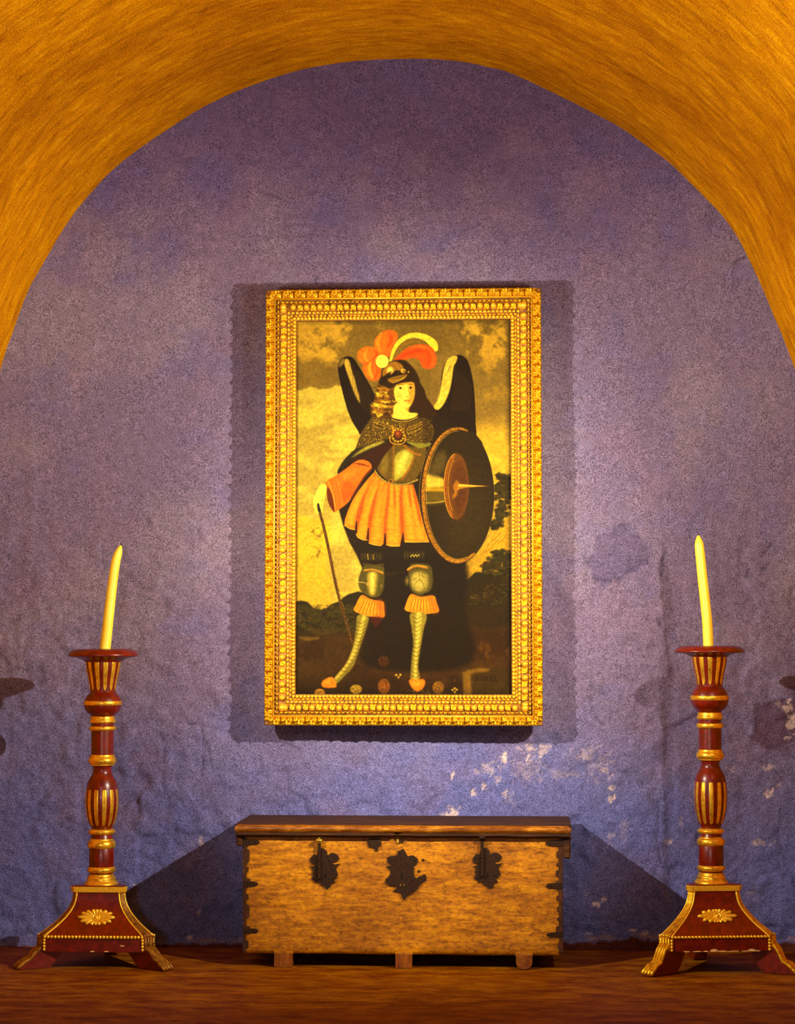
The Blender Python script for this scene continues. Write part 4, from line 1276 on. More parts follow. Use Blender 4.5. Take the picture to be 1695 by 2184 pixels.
img = paint_canvas()
OIL = oil_material(img)
cz_ = FY + .046
q = [at(PX0, PY1, cz_), at(PX1, PY1, cz_), at(PX1, PY0, cz_), at(PX0, PY0, cz_)]
me = bpy.data.meshes.new('canvas')
vs = [(p.x - FC.x, p.y, p.z - FC.z) for p in q]
nU, nV = 1, 1
bk = [(x, y + .02, z) for x, y, z in vs]
me.from_pydata(vs + bk, [], [(0, 1, 2, 3), (7, 6, 5, 4), (1, 0, 4, 5), (2, 1, 5, 6), (3, 2, 6, 7), (0, 3, 7, 4)])
ul = me.uv_layers.new(name='picture')
uvs = [(0, 0), (1, 0), (1, 1), (0, 1)]
for li, l in enumerate(me.loops):
    ul.data[li].uv = uvs[l.vertex_index % 4]
me.materials.append(OIL)
cv = bpy.data.objects.new('canvas', me)
COL.objects.link(cv)
cv.parent = pic
cv['label'] = 'painted canvas with winged armoured figure holding a staff and round shield'

# carved relief cells: u runs along the rail, v outwards, w proud of the rail
def relief(nu, nv, fn, w, hgt, dep, mats, name):
    vs, fs = [], []
    for j in range(nv + 1):
        for i in range(nu + 1):
            u, v = -1 + 2 * i / nu, -1 + 2 * j / nv
            du, dv, dh = fn(u, v)
            vs.append(((u + du) * w / 2, -dh * dep, (v + dv) * hgt / 2))
    for j in range(nv):
        for i in range(nu):
            a = j * (nu + 1) + i
            fs.append((a, a + 1, a + nu + 2, a + nu + 1))
    mb = MB()
    mb.add(vs, fs, True)
    # skirt down to the rail so the piece is solid
    n = len(mb.v)
    ring = [i for i in range(nu + 1)] + [(j + 1) * (nu + 1) - 1 for j in range(1, nv + 1)] + [nv * (nu + 1) + i for i in range(nu - 1, -1, -1)] + [j * (nu + 1) for j in range(nv - 1, 0, -1)]
    low = [(mb.v[i][0], 0.004, mb.v[i][2]) for i in ring]
    L = len(ring)
    mb.v += low
    for k in range(L):
        mb.f.append((ring[(k + 1) % L], ring[k], n + k, n + (k + 1) % L))
        mb.s.append(False)
    return mb.mesh(name, mats)

def leaf_fn(u, v):
    x, y = u, v + 0.55
    r, th = math.hypot(x, y), math.atan2(y, x)
    ridges = 0.5 + 0.5 * math.cos((th - math.pi / 2) * 6.5)
    h = 0.25 + 0.75 * ridges * smooth(r, 0.35, 0.7)
    h = max(h, 0.95 * math.exp(-((r - 0.42) / 0.13) ** 2))
    h *= smooth(1 - abs(u), 0.0, 0.2)
    if r < 0.25:
        h *= 0.25
    dv = 0.10 * (0.5 + 0.5 * math.cos(u * math.pi * 2.0)) - 0.05 if v > 0.8 else 0
    h *= 0.35 + 0.65 * smooth(1 - v, -0.02, 0.25)
    return 0, dv, h

def smooth(x, a, b):
    t = min(1, max(0, (x - a) / (b - a)))
    return t * t * (3 - 2 * t)

def scroll_fn(u, v):
    x, y = u * 1.15, v + 0.1
    r, th = math.hypot(x, y), math.atan2(y, x)
    h = 0.2 + 0.8 * (0.5 + 0.5 * math.cos(r * 9.5 - th))
    h *= 0.2 + 0.8 * smooth(1 - abs(u), 0, 0.22)
    return 0, 0, h * (0.4 + 0.6 * smooth(1 - abs(v), 0, 0.2))

leaf_me = relief(16, 12, leaf_fn, 26 * FS, 18 * FS, 0.022, GOLD, 'carved_leaf')
mb = MB()
mb.ball((0, -0.006, 0), (6.2 * FS, 0.018, 7.0 * FS), 12, 8)
egg_me = mb.mesh('carved_egg', GOLD_BRIGHT)
dart_me = relief(10, 10, scroll_fn, 13 * FS, 14 * FS, 0.013, GOLD, 'carved_dart')
mb = MB()
mb.ball((0, 0, 0), (3.3 * FS, 0.009, 3.6 * FS), 8, 5)

def sides():
    """(origin, direction, outward, length) of the four rails in the picture's own plane"""
    h, w = FH / 2, FW / 2
    return [((-w, -h), (1, 0), (0, -1), FW), ((w, -h), (0, 1), (1, 0), FH), ((w, h), (-1, 0), (0, 1), FW), ((-w, h), (0, -1), (-1, 0), FH)]

def place_row(name, me, inset, pitch, y, phase=0.0, jit=0.03):
    for (ox, oz), (dx, dz), (nx_, nz_), L in sides():
        L2 = L - 2 * inset * FS
        cnt = max(1, int(round(L2 / (pitch * FS))))
        st = L2 / cnt
        for k in range(cnt):
            t = inset * FS + (k + 0.5 + phase) * st
            if t > L - inset * FS - st * 0.4:
                continue
            x = ox + dx * t - nx_ * inset * FS
            z = oz + dz * t - nz_ * inset * FS
            M = Matrix(((dx, 0, nx_, x), (0, 1, 0, y), (dz, 0, nz_, z), (0, 0, 0, 1)))
            sc = 1 + random.uniform(-jit, jit)
            M = M @ Matrix.Diagonal((st / (pitch * FS) * (1 if name == 'carved_leaf' else sc), 1 + random.uniform(-.1, .1), sc, 1))
            child(name, me, FRAME, M)

place_row('carved_leaf', leaf_me, 9, 26, FY + .007, 0, 0.02)
place_row('carved_egg', egg_me, 37, 29, FY + .020, -0.25)
place_row('carved_dart', dart_me, 38, 29, FY + .022, 0.25)
for sx in (-1, 1):               # corner leaves and corner eggs
    for sz in (-1, 1):
        M = Matrix.Translation((sx * (FW / 2 - 37 * FS), FY + .018, sz * (FH / 2 - 37 * FS))) @ Matrix.Diagonal((1.2, 1, 1.2, 1))
        child('carved_egg', egg_me, FRAME, M)

def bead_row(inset, pitch, y, rx, ry, rz, mat, name='bead_row', skew=0.0):
    for (ox, oz), (dx, dz), (nx_, nz_), L in sides():
        mb = MB()
        L2 = L - 2 * inset * FS
        cnt = int(round(L2 / (pitch * FS)))
        st = L2 / cnt
        for k in range(cnt + 1):
            if k == cnt:
                continue
            t = inset * FS + k * st
            x, z = ox + dx * t - nx_ * inset * FS, oz + dz * t - nz_ * inset * FS
            M = Matrix(((dx + skew * nx_, 0, nx_, x), (0, 1, 0, y), (dz + skew * nz_, 0, nz_, z), (0, 0, 0, 1)))
            r_ = 1 + random.uniform(-.08, .08)
            mb.ball((0, 0, 0), (rx * FS * r_, ry, rz * FS * r_), 8, 5, M)
        o = mb.build(name, mat, FRAME)
        o['kind'] = 'stuff'
bead_row(26.5, 9.5, FY + .014, 4.2, .008, 2.3, GOLD)
bead_row(48.8, 9.0, FY + .022, 3.6, .008, 2.9, GOLD_BRIGHT)
bead_row(55.0, 9.0, FY + .023, 3.9, .007, 2.9, GOLD, skew=.25)
bead_row(61.0, 8.0, FY + .024, 3.9, .010, 3.9, GOLD_BRIGHT)
MBt = MB()
for (ox, oz), (dx, dz), (nx_, nz_), L in sides():
    a = 19.7 * FS
    MBt.tube([(ox + dx * a - nx_ * a, FY + .001, oz + dz * a - nz_ * a), (ox + dx * (L - a) - nx_ * a, FY + .001, oz + dz * (L - a) - nz_ * a)], 1.9 * FS, 8)
MBt.build('gilt_fillet', GOLD_BRIGHT, FRAME)

# ================================================================== chest
CY = -0.56                                  # front plane of the chest
def cx_(px, y=CY, py=1900):
    return at(px, py, y).x
def cz__(py, y=CY, px=860):
    return at(px, py, y).z
CXL, CXR = cx_(518), cx_(1199.5)
CZT, CZB = cz__(1783), cz__(2036)
CBK = -0.07
CC = (CXL + CXR) / 2
chest = empty('wooden_chest', (CC, 0, 0), 'low wooden chest with dark lid and iron lock plates, on the floor below the painting', 'chest')
def cl(px, py, y=CY):
    p = at(px, py, y)
    return p.x - CC, p.z
TH = 0.028
XL, XR = CXL - CC, CXR - CC

def plank(lo, hi, nu, name, mat, bow=0.0025, seed=1):
    """a board with a slightly uneven worn face and eased edges (front face is -Y)"""
    (x0, y0, z0), (x1, y1, z1) = lo, hi
    nz = max(4, int(nu * (z1 - z0) / (x1 - x0)))
    xs, zs = np.linspace(x0, x1, nu + 1), np.linspace(z0, z1, nz + 1)
    X, Z = np.meshgrid(xs, zs)
    d = bow * 2 * (fbm(X + 7, Z * 2 + 3, 5, seed, 4) - .5)
    e = np.minimum(np.minimum(X - x0, x1 - X), np.minimum(Z - z0, z1 - Z))
    d = d - 0.004 * np.exp(-e / 0.006)
    wav = 0.003 * (fbm(X * 3, Z * 0, 4, seed + 5, 3) - .5)
    Zb = Z + np.where(Z < z0 + 1e-6, wav, 0)
    vs = np.stack([X, y0 - d, Zb], -1).reshape(-1, 3).tolist()
    w = nu + 1
    fs = [(j * w + i, j * w + i + 1, (j + 1) * w + i + 1, (j + 1) * w + i) for j in range(nz) for i in range(nu)]
    mb = MB()
    mb.add(vs, fs, True)
    ring = [i for i in range(w)] + [(j + 1) * w - 1 for j in range(1, nz + 1)] + [nz * w + i for i in range(nu - 1, -1, -1)] + [j * w for j in range(nz - 1, 0, -1)]
    n = len(mb.v)
    mb.v += [(mb.v[i][0], y1, mb.v[i][2]) for i in ring]
    L = len(ring)
    for k in range(L):
        mb.f.append((ring[(k + 1) % L], ring[k], n + k, n + (k + 1) % L)); mb.s.append(False)
    mb.f.append(tuple(n + k for k in range(L))[::-1]); mb.s.append(False)
    return mb.build(name, mat, chest)

plank((XL + .006, CY, CZB), (XR - .006, CY + TH, CZT), 90, 'front_board', WOOD, seed=101)
for s, xa, xb in ((-1, XL, XL + TH), (1, XR - TH, XR)):
    MB().box((xa, CY + .003, CZB + .004), (xb, CBK, CZT), bev=.004).build('side_board', WOOD_END, chest)
MB().box((XL + TH, CBK - TH, CZB), (XR - TH, CBK - .001, CZT)).build('back_board', WOOD_END, chest)
MB().box((XL + .01, CY + TH, CZB + .002), (XR - .01, CBK - TH, CZB + .022)).build('bottom_board', WOOD_END, chest)
# dovetail pins showing dark on both front corners
lpins = [(1789, 1806, 15), (1809, 1842, 14), (1848, 1860, 12), (1872, 1893, 16), (1906, 1919, 12), (1928, 1960, 14), (1974, 1994, 16), (2004, 2024, 12)]
rpins = [(1790, 1803, 16), (1814, 1831, 13), (1840, 1848, 13), (1855, 1871, 14), (1877, 1901, 15), (1909, 1923, 13), (1932, 1946, 12), (1956, 1964, 12), (1973, 2001, 14), (2010, 2024, 10)]
for pins, side in ((lpins, -1), (rpins, 1)):
    for ya, yb, w in pins:
        px = 518 if side < 0 else 1199.5
        xa = (px - 0.6) if side < 0 else px - w
        xb = (px + w) if side < 0 else px + 0.6
        (x0, zb), (x1, zt) = cl(xa, yb), cl(xb, ya)
        t = (zt - zb) * .14
        poly = [(x0, zb - (t if side < 0 else -t)), (x1, zb + (t if side < 0 else -t)), (x1, zt - (t if side < 0 else -t)), (x0, zt + (t if side < 0 else -t))]
        MB().prism(poly, CY - .0035, CY + .012).build('dovetail_pin', WOOD_END, chest)
# the strips of side board ends between the pins
for side in (-1, 1):
    (x0, z0), (x1, z1) = cl(517.6 if side < 0 else 1192, 2032), cl(525 if side < 0 else 1200, 1789)
    MB().box((x0, CY - .002, z0), (x1, CY + .02, z1), bev=.0015).build('corner_strip', WOOD_END, chest)
# pointed iron corner straps
for side, rows in ((-1, [(1796, 555, 5.5), (1885, 551, 5.5), (1985, 552, 5.0)]), (1, [(1798, 1162, 6), (1889, 1163, 6), (1993, 1164, 5)])):
    for y, tip, hw in rows:
        base = 518 if side < 0 else 1199.5
        pts = [(base, y - hw), (base + (tip - base) * .62, y - hw * .95), (base + (tip - base) * .86, y - hw * .75), (tip, y + .5), (base + (tip - base) * .88, y + hw * .8), (base + (tip - base) * .6, y + hw), (base, y + hw * 1.1)]
        poly = [cl(*p_) for p_ in pts]
        if side > 0:
            poly = poly[::-1]
        o = MB().prism(poly, CY - .006, CY + .002).build('corner_strap', IRON, chest)
        nx_, nz_ = cl(base + (tip - base) * .75, y)
        MB().ball((nx_, CY - .006, nz_), (.004, .003, .004)).build('nail', IRON, o)

# lid: moulded edge, seen slightly from above
LY = CY - 0.040
def lz(py, y=LY):
    return at(860, py, y).z
LXL, LXR = at(499.5, 1775, LY).x - CC, at(1219, 1775, LY).x - CC
zt_, zm_, zb_ = lz(1761), lz(1775), lz(1788)
prof = [(CBK + .01, zt_ - .002), (LY + .05, zt_ + .001), (LY + .016, zt_), (LY + .007, zt_ - .003), (LY + .001, zt_ - .010), (LY, zt_ - .018), (LY + .003, zt_ - .025), (LY + .010, zm_ - .002),
        (LY + .010, zm_ - .007), (LY + .006, zm_ - .010), (LY + .006, zm_ - .015), (LY + .012, zm_ - .018), (LY + .018, zb_ + .001), (LY + .03, zb_), (CBK + .01, zb_)]
nseg = 64
mb = MB()
vs, fs = [], []
ins = [0, .5, 1, 1.6, 2, 2, 1.8, 1.2, 1.2, 1.5, 1.5, 1, .6, 0, 0]
for i in range(nseg + 1):
    t = i / nseg
    for k, (y, z) in enumerate(prof):
        # round the two ends the way the front edge is rounded
        e = 0.0
        if 1 < k < 13:
            e = (y - LY)
        x = LXL + e * (1 if t < .5 else 0) + t * (LXR - LXL - (e if t < .5 else 0))
        if t > .5:
            x = LXL + t * (LXR - LXL) - e * (t - .5) * 2
        else:
            x = LXL + t * (LXR - LXL) + e * (.5 - t) * 2
        wob = 0.0025 * (vnoise(np.array(t * 23.0), np.array(k * .2), 5) - .5) if 1 < k < 13 else 0
        notch = 0.012 * math.exp(-((x - (cl(850, 1780)[0])) / 0.011) ** 4) if 7 <= k <= 12 else 0
        vs.append((x, y + float(wob) + notch, z + float(wob) * .6 + (0.010 * math.exp(-((x - (cl(850, 1780)[0])) / 0.014) ** 4) if 11 <= k <= 13 else 0)))
K = len(prof)
for i in range(nseg):
    for k in range(K):
        k2 = (k + 1) % K
        fs.append((i * K + k, i * K + k2, (i + 1) * K + k2, (i + 1) * K + k))
fs.append(tuple(range(K))); fs.append(tuple(nseg * K + k for k in range(K))[::-1])
mb.add(vs, fs, False)
me_ = mb.mesh('lid', [WOOD_DARK, WOOD_WORN_LIT])
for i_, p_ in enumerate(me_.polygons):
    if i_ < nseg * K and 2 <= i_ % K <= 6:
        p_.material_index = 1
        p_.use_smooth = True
lid = child('lid', me_, chest, Matrix())
for s, x0, x1, pyb in ((-1, LXL + .004, XL - .002, 1805), (1, XR + .002, LXR - .004, 1832)):
    zc = at(500 if s < 0 else 1210, pyb, CY - .02).z
    MB().box((x0, CY - .012, zc), (x1, CBK - .03, zb_ + .002), bev=.006).build('lid_cleat', WOOD_DARK, lid)

# lock plates
def region_pts(ox, oy, s, pts, dx=0, dy=0, k=1.0, cx=0, cy=0):
    return [(cx + (ox + x * s - cx) * k + dx, cy + (oy + y * s - cy) * k + dy) for x, y in pts]
side_lock = [(600, 480), (700, 510), (800, 600), (790, 680), (830, 740), (900, 680), (980, 650), (1100, 680), (1190, 740), (1230, 850), (1190, 930), (1100, 980), (1010, 960), (970, 990), (1010, 1040),
             (1080, 1070), (1270, 1025), (1200, 1120), (1120, 1180), (1130, 1270), (1170, 1380), (1195, 1450), (1130, 1540), (1060, 1570), (1010, 1600), (1100, 1700), (960, 1770), (900, 1760), (880, 1800),
             (960, 1840), (870, 1900), (790, 1975), (720, 1900), (680, 1810), (600, 1820), (530, 1760), (540, 1680), (380, 1740), (350, 1620), (300, 1640), (240, 1590), (260, 1510), (310, 1480), (280, 1400),
             (300, 1230), (190, 1140), (300, 1130), (400, 1080), (340, 1040), (260, 1050), (190, 980), (180, 900), (230, 810), (320, 700), (430, 740), (460, 620)]
mid_lock = [(760, 860), (830, 830), (900, 790), (950, 860), (1000, 970), (1060, 960), (1140, 950), (1240, 1020), (1255, 1100), (1220, 1180), (1130, 1190), (1080, 1200), (1170, 1240), (1150, 1330), (1170, 1480),
            (1230, 1500), (1300, 1450), (1410, 1480), (1400, 1590), (1290, 1680), (1240, 1780), (1130, 1850), (1040, 1900), (980, 1960), (930, 2040), (880, 1960), (830, 1850), (660, 1800), (750, 1740),
            (690, 1680), (560, 1680), (480, 1620), (480, 1520), (560, 1450), (600, 1400), (580, 1300), (490, 1215), (600, 1200), (520, 1120), (520, 1000), (600, 970), (720, 960), (770, 930)]
def plate_obj(pts, name, label=None, front=-.0075):
    o = MB().prism([cl(*p_) for p_ in pts][::-1], CY + front, CY + .003).build(name, IRON, chest)
    if label:
        o['label'] = label
    return o
pl = region_pts(650, 1780, .0595, side_lock)
LP = plate_obj(pl, 'lock_plate')
RP = plate_obj(region_pts(650, 1780, .0595, side_lock, dx=346.5, dy=-1), 'lock_plate')
MP = plate_obj(region_pts(780, 1740, .0885, mid_lock), 'lock_plate')
for P_, kx, ky in ((LP, 694, 1867), (RP, 1040, 1866), (MP, 857, 1869)):
    x, z = cl(kx, ky)
    MB().box((x - .0022, CY - .0095, z - .010), (x + .0022, CY - .006, z + .010)).build('keyhole', mat_plain('keyhole_black', (.006, .003, .001), .9) if P_ is LP else bpy.data.materials['keyhole_black'], P_)
for P_, lst in ((LP, [(669, 1831), (714, 1829), (672, 1873), (717, 1872), (702, 1835)]), (RP, [(1014, 1830), (1060, 1828), (1018, 1872), (1054, 1866)]), (MP, [(835, 1835), (848, 1853), (868, 1844), (884, 1834), (842, 1872), (880, 1876)])):
    for px, py in lst:
        x, z = cl(px, py)
        MB().ball((x, CY - .0075, z), (.0042, .0035, .0042)).build('rivet', IRON, P_)
for px, py in ((854, 1887), (861.5, 1887)):
    x, z = cl(px, py)
    MB().box((x - .0015, CY - .009, z - .005), (x + .0015, CY - .006, z + .005), bev=.0008).build('brass_pin', BRASS, MP)
# hasps hanging from the lid over the two side locks
for hx, ya, yb, lab in ((681.5, 1789, 1873, 1), (1028, 1783, 1868, 2)):
    x, zt = cl(hx, ya)
    _, zb = cl(hx, yb)
    mb = MB()
    mb.box((x - .0062, CY - .021, zb), (x + .0062, CY - .0085, zt), bev=.002)
    mb.box((x - .0085, CY - .023, (zt * .48 + zb * .52) - .004), (x + .0085, CY - .0085, (zt * .48 + zb * .52) + .004), bev=.002)
    mb.ball((x, CY - .018, zb + .004), (.008, .009, .009))
    h = mb.build('hasp', IRON, chest)
    k = MB()
    k.ball((x, CY - .026, zt - .004), (.0165, .014, .0085), 14, 8)
    k.box((x - .012, CY - .026, zt - .018), (x + .012, CY - .012, zt - .006), bev=.003)
    k.box((x - .004, CY - .022, zt - .004), (x + .004, CY - .006, zb_ - .001))
    k.build('hasp_knob', BRASS if lab == 1 else IRON, h)
# broken hinge straps at the middle
plate_obj([(785, 1789), (812, 1788), (813, 1803), (806, 1806), (806, 1814), (801, 1816), (796, 1807), (786, 1807), (784, 1798)], 'broken_strap')
plate_obj([(853, 1789), (860, 1789), (860, 1797), (854, 1797)], 'broken_strap')
x, z = cl(848, 1793)
MB().box((x - .006, CY - .008, z - .0105), (x + .006, CY - .0, z + .009), bev=.002).build('brass_scrap', BRASS, chest)
for px, py, w in ((806, 1797, 3), (893, 1858, 3.2), (903, 1872, 8), (902, 1834, 3)):   # stubs of lost ironwork
    pts = [(px + w * math.cos(a) * random.uniform(.7, 1.2), py + w * math.sin(a) * random.uniform(.7, 1.2)) for a in np.linspace(0, 5.6, 8)]
    plate_obj(pts, 'iron_stub', front=-.004)
# feet: three runners under the chest
for xa, xb, rnd in ((584, 622, .2), (843, 878, .12), (1100, 1135, .9)):
    x0, x1 = at(xa, 2050, CY - .02).x - CC, at(xb, 2050, CY - .02).x - CC
    z1 = CZB + .003
    r = (x1 - x0) / 2 * rnd
    poly = [(x0, z1), (x0, r * .9)] + [(x0 + r * (1 - math.cos(a)), r * .9 * (1 - math.sin(a))) for a in np.linspace(.2, math.pi / 2, 5)]
    poly += [(x1 - r * (1 - math.cos(a)), r * .9 * (1 - math.sin(a))) for a in np.linspace(math.pi / 2, .2, 5)] + [(x1, r * .9), (x1, z1)]
    MB().prism(poly, CY - .012, CBK - .02).build('foot', WOOD_FOOT, chest)
    MB().box((x0 - .003, CY - .006, CZB - .002), (x1 + .003, CY + .004, CZB + .012), bev=.002).build('foot_tenon', WOOD, chest)

# ================================================================== candlesticks
SY = -0.50
def build_candlestick(axis_px, remap, rz, label, right):
    p0 = at(axis_px, 1700, SY)
    S = F_PX / ((p0 - CAM_P).dot(CAM_R @ Vector((0, 0, -1))))    # pixels per metre at the stand
    root = empty('candlestick', (p0.x, SY, 0), label, 'candlestick', 'pair of red and gilt candlesticks', rz)
    def z(py, dy=0.0):
        return at(axis_px, remap(py), SY - dy).z
    R = lambda px: px / S
    # ---------- turned shaft
    def turned(name, pts, mat, n=56, fine=4):
        P = []
        for i in range(len(pts) - 1):
            (r0, y0), (r1, y1) = pts[i], pts[i + 1]
            P.append((R(r0), z(y0)))
        P.append((R(pts[-1][0]), z(pts[-1][1])))
        return MB().lathe(P, n).build(name, mat, root)
    def curve(pts, n=6):      # smooth interpolation between profile points
        out = []
        for i in range(len(pts) - 1):
            p0_, p1, p2, p3 = pts[max(i - 1, 0)], pts[i], pts[i + 1], pts[min(i + 2, len(pts) - 1)]
            for k in range(n):
                t = k / n
                out.append(tuple(0.5 * ((2 * p1[a]) + (-p0_[a] + p2[a]) * t + (2 * p0_[a] - 5 * p1[a] + 4 * p2[a] - p3[a]) * t * t + (-p0_[a] + 3 * p1[a] - 3 * p2[a] + p3[a]) * t ** 3) for a in (0, 1)))
        out.append(pts[-1])
        return out
    turned('saucer', curve([(4, 1386.5), (12, 1386), (30, 1385), (50, 1383.8), (60, 1384.6), (67, 1387.5), (72, 1392), (74.5, 1396.5), (73.5, 1399.5), (68, 1401), (58, 1402.5), (49, 1405.5), (42, 1409), (38.5, 1411), (10, 1411)], 3), RED)
    cup = curve([(38, 1408), (37.4, 1412), (36.5, 1420), (34.5, 1432), (31.5, 1445), (28.5, 1460), (27, 1475)], 4)
    body = turned('shaft', curve([(10, 1407), (37, 1409)], 1) + cup + curve([(27, 1475.5), (29, 1478), (35, 1485), (38.4, 1493), (39.6, 1500), (39.2, 1507), (37, 1514), (32, 1520), (26.5, 1524.5), (24.6, 1527)], 4) +
                  [(24.6, 1541), (24, 1549), (24, 1556), (24, 1609), (24, 1632)] + curve([(21, 1632), (19.6, 1640), (20.2, 1648), (23.5, 1655), (28, 1663), (31.5, 1673), (33, 1683), (34.6, 1698), (34.8, 1712),
                   (33.8, 1726), (31.6, 1740), (28, 1753), (23.5, 1762), (21.2, 1766), (21, 1769)], 4) + [(21, 1776), (22, 1780), (26, 1808), (26.4, 1809), (26.4, 1848), (26, 1850), (24, 1860), (24, 1864), (26, 1880), (26, 1891)], RED)
    # gilt bands
    def band(pts, mat=LEAF):
        return turned('gilt_ring', curve(pts, 4), mat)
    band([(39.4, 1494.5), (40.6, 1496), (41, 1499), (40.6, 1502.5), (39.4, 1504)])
    band([(24, 1527), (25.4, 1528), (25.8, 1532), (26.6, 1534.5), (27.6, 1536), (27.8, 1539), (26.5, 1541.5), (24, 1542)])
    band([(24, 1548.5), (27, 1549), (28.4, 1551), (28.6, 1554.5), (27, 1557.5), (24, 1558.5)])
    band([(24, 1609), (25.6, 1609.5), (26, 1613), (28, 1616), (29.6, 1620), (29.6, 1624), (28, 1628), (25.6, 1629), (25.4, 1631), (24.4, 1632.5), (20.5, 1633)])
    band([(20.5, 1767.5), (25, 1768), (28.4, 1771), (28.8, 1774), (27.4, 1777.5), (22, 1780)])
    band([(20, 1787), (24, 1788.5), (25, 1791), (28.6, 1795), (29.8, 1800), (29.4, 1805), (27, 1808.5), (25.6, 1809)])
    band([(25.8, 1847.5), (27.4, 1848.5), (29.6, 1851.5), (30, 1855), (28.6, 1859), (25, 1860.5), (23.6, 1861)])
    band([(23.6, 1863), (26.6, 1864), (27.4, 1868), (30, 1871), (30.6, 1874), (31, 1877), (34, 1880), (36.6, 1884), (37, 1888), (35.5, 1891.5), (20, 1892)])
    # gilt flutes of cup and belly: separate raised strips
    def flutes(prof_px, n, wfrac, name):
        for k in range(n):
            a = 2 * math.pi * (k + 0.5) / n + .08
            vs, fs = [], []
            m = len(prof_px)
            for i, (r, py) in enumerate(prof_px):
                t = i / (m - 1)
                w = wfrac * math.pi / n * (min(1, t / .02 + .85) if t < .02 else 1) * (min(1, (1 - t) / .12 + .30) if t > .88 else 1)
                for j in range(7):
                    u = -1 + j / 3
                    rr = R(r) + (0.0007 + 0.0009 * u * u if abs(u) < .99 else -.0004)
                    vs.append((rr * math.cos(a + u * w), rr * math.sin(a + u * w), z(py)))
            for i in range(m - 1):
                for j in range(6):
                    fs.append((i * 7 + j, i * 7 + j + 1, (i + 1) * 7 + j + 1, (i + 1) * 7 + j))
            MB().add(vs, fs, True).build(name, LEAF, body)
    flutes([p_ for p_ in cup if 1411 < p_[1] < 1474], 12, .56, 'gilt_flute')
    belly = [p_ for p_ in curve([(33, 1683), (34.6, 1698), (34.8, 1712), (33.8, 1726), (31.6, 1740), (28, 1753), (24.5, 1760)], 4)]
    flutes(belly, 12, .56, 'gilt_flute')

    # ---------- three-sided plinth with cut corners (w = half of a face, c = width of the cut)
    def rin(w, c):
        return (w + c) / math.sqrt(3)
    def hexa(w, c):
        r_ = rin(w, c)
        out = []
        for k in range(3):
            a = k * 2 * math.pi / 3
            for x, y in ((-w, -r_), (w, -r_)):
                out.append((x * math.cos(a) - y * math.sin(a), x * math.sin(a) + y * math.cos(a)))
        return out
    def loft(name, levels, mat, parent=root, smooth_=False):
        vs, fs = [], []
        for w, c, zz in levels:
            vs += [(R(x), R(y), zz) for x, y in hexa(w, c)]
        m = len(levels)
        for i in range(m - 1):
            for k in range(6):
                k2 = (k + 1) % 6
                fs.append((i * 6 + k, i * 6 + k2, (i + 1) * 6 + k2, (i + 1) * 6 + k))
        fs.append(tuple(range(6))[::-1]); fs.append(tuple((m - 1) * 6 + k for k in range(6)))
        return MB().add(vs, fs, smooth_).build(name, mat, parent)
    d_pl = R(40)
    loft('plinth_cap', [(48, 17, z(1904.5, d_pl)), (50.5, 18, z(1903, d_pl)), (50.5, 18, z(1900.5, d_pl)), (49.4, 18, z(1900, d_pl)), (51, 18, z(1899.3, d_pl)), (51, 18, z(1896.6, d_pl)), (49.9, 18, z(1896, d_pl)),
                        (51.6, 18, z(1895.3, d_pl)), (51.6, 18, z(1892.5, d_pl)), (51, 18, z(1892, d_pl))], GOLD_BRIGHT)
    loft('plinth_top', [(51, 17.5, z(1891.6, d_pl)), (47, 17, z(1889.6, d_pl)), (40, 15, z(1889.2, d_pl))], RED)
    prof_w = [(1904, 46.5, 16), (1912, 47, 16), (1922, 48.5, 17), (1932, 51.5, 18), (1944, 57.5, 19), (1956, 65.5, 21), (1967, 74.5, 23), (1978, 85, 25), (1988, 95.5, 28), (1994, 101, 30), (1999, 105, 32)]
    lv = [(w, c, z(py, R(rin(w, c)))) for py, w, c in prof_w]
    plinth = loft('plinth', lv[::-1], RED)
    RI = rin(107, 32)
    zb0, zb1 = z(2031.5, R(RI)), z(1999, R(RI))
    block = loft('plinth_block', [(105, 32, zb0), (107, 32, zb0 + .002), (107, 32, zb1 - .002), (107, 32, zb1 + .002)], RED)
    for q_ in range(3):
        Mq = Matrix.Rotation(q_ * 2 * math.pi / 3, 4, 'Z')
        mb, reeds = MB(), MB()
        def chamfer_pts(w, c):
            h_ = hexa(w, c)
            return Vector(h_[1]), Vector(h_[2])
        for f in (0.0, 0.2, 0.4, 0.6, 0.8, 1.0):
            pts = []
            for w, c, zz in lv:
                a_, b_ = chamfer_pts(w, c)
                p_ = a_.lerp(b_, f)
                pts.append((R(p_.x), R(p_.y), zz))
            if f in (0.0, 1.0):
                off = Vector((-1.6, 0)) if f == 0 else Vector((-.8, 1.4))
                pts = [(x + R(off.x), y + R(off.y), zz + .0005) for x, y, zz in pts]
                mb.tube(pts, R(2.0), 8)
            else:
                reeds.tube(pts, R(1.9), 6)
        for f in (.12, .37, .63, .88):
            a_, b_ = chamfer_pts(107, 32)
            p_ = a_.lerp(b_, f)
            reeds.tube([(R(p_.x), R(p_.y), zb1), (R(p_.x) * 1.004, R(p_.y) * 1.004, (zb0 + zb1) / 2), (R(p_.x), R(p_.y), zb0)], R(3.2), 6)
        mb.build('corner_moulding', GOLD_BRIGHT, root, Mq)
        reeds.build('corner_reeds', GOLD if right else GILT_DARK, root, Mq)
        mb = MB()
        nb = 29
        for k in range(nb):
            t = (k + .5) / nb
            x = R(-106 + 212 * t)
            if right:
                Mb = Matrix.Translation((x, -R(RI + 1), zb1 + R(.5))) @ Matrix.Rotation(.6, 4, 'Y')
                mb.ball((0, 0, 0), (R(4.4), R(3.4), R(2.8)), 8, 5, Mb)
            else:
                mb.ball((x, -R(RI + 1), zb1), (R(3.5), R(3.5), R(3.9)), 8, 6)
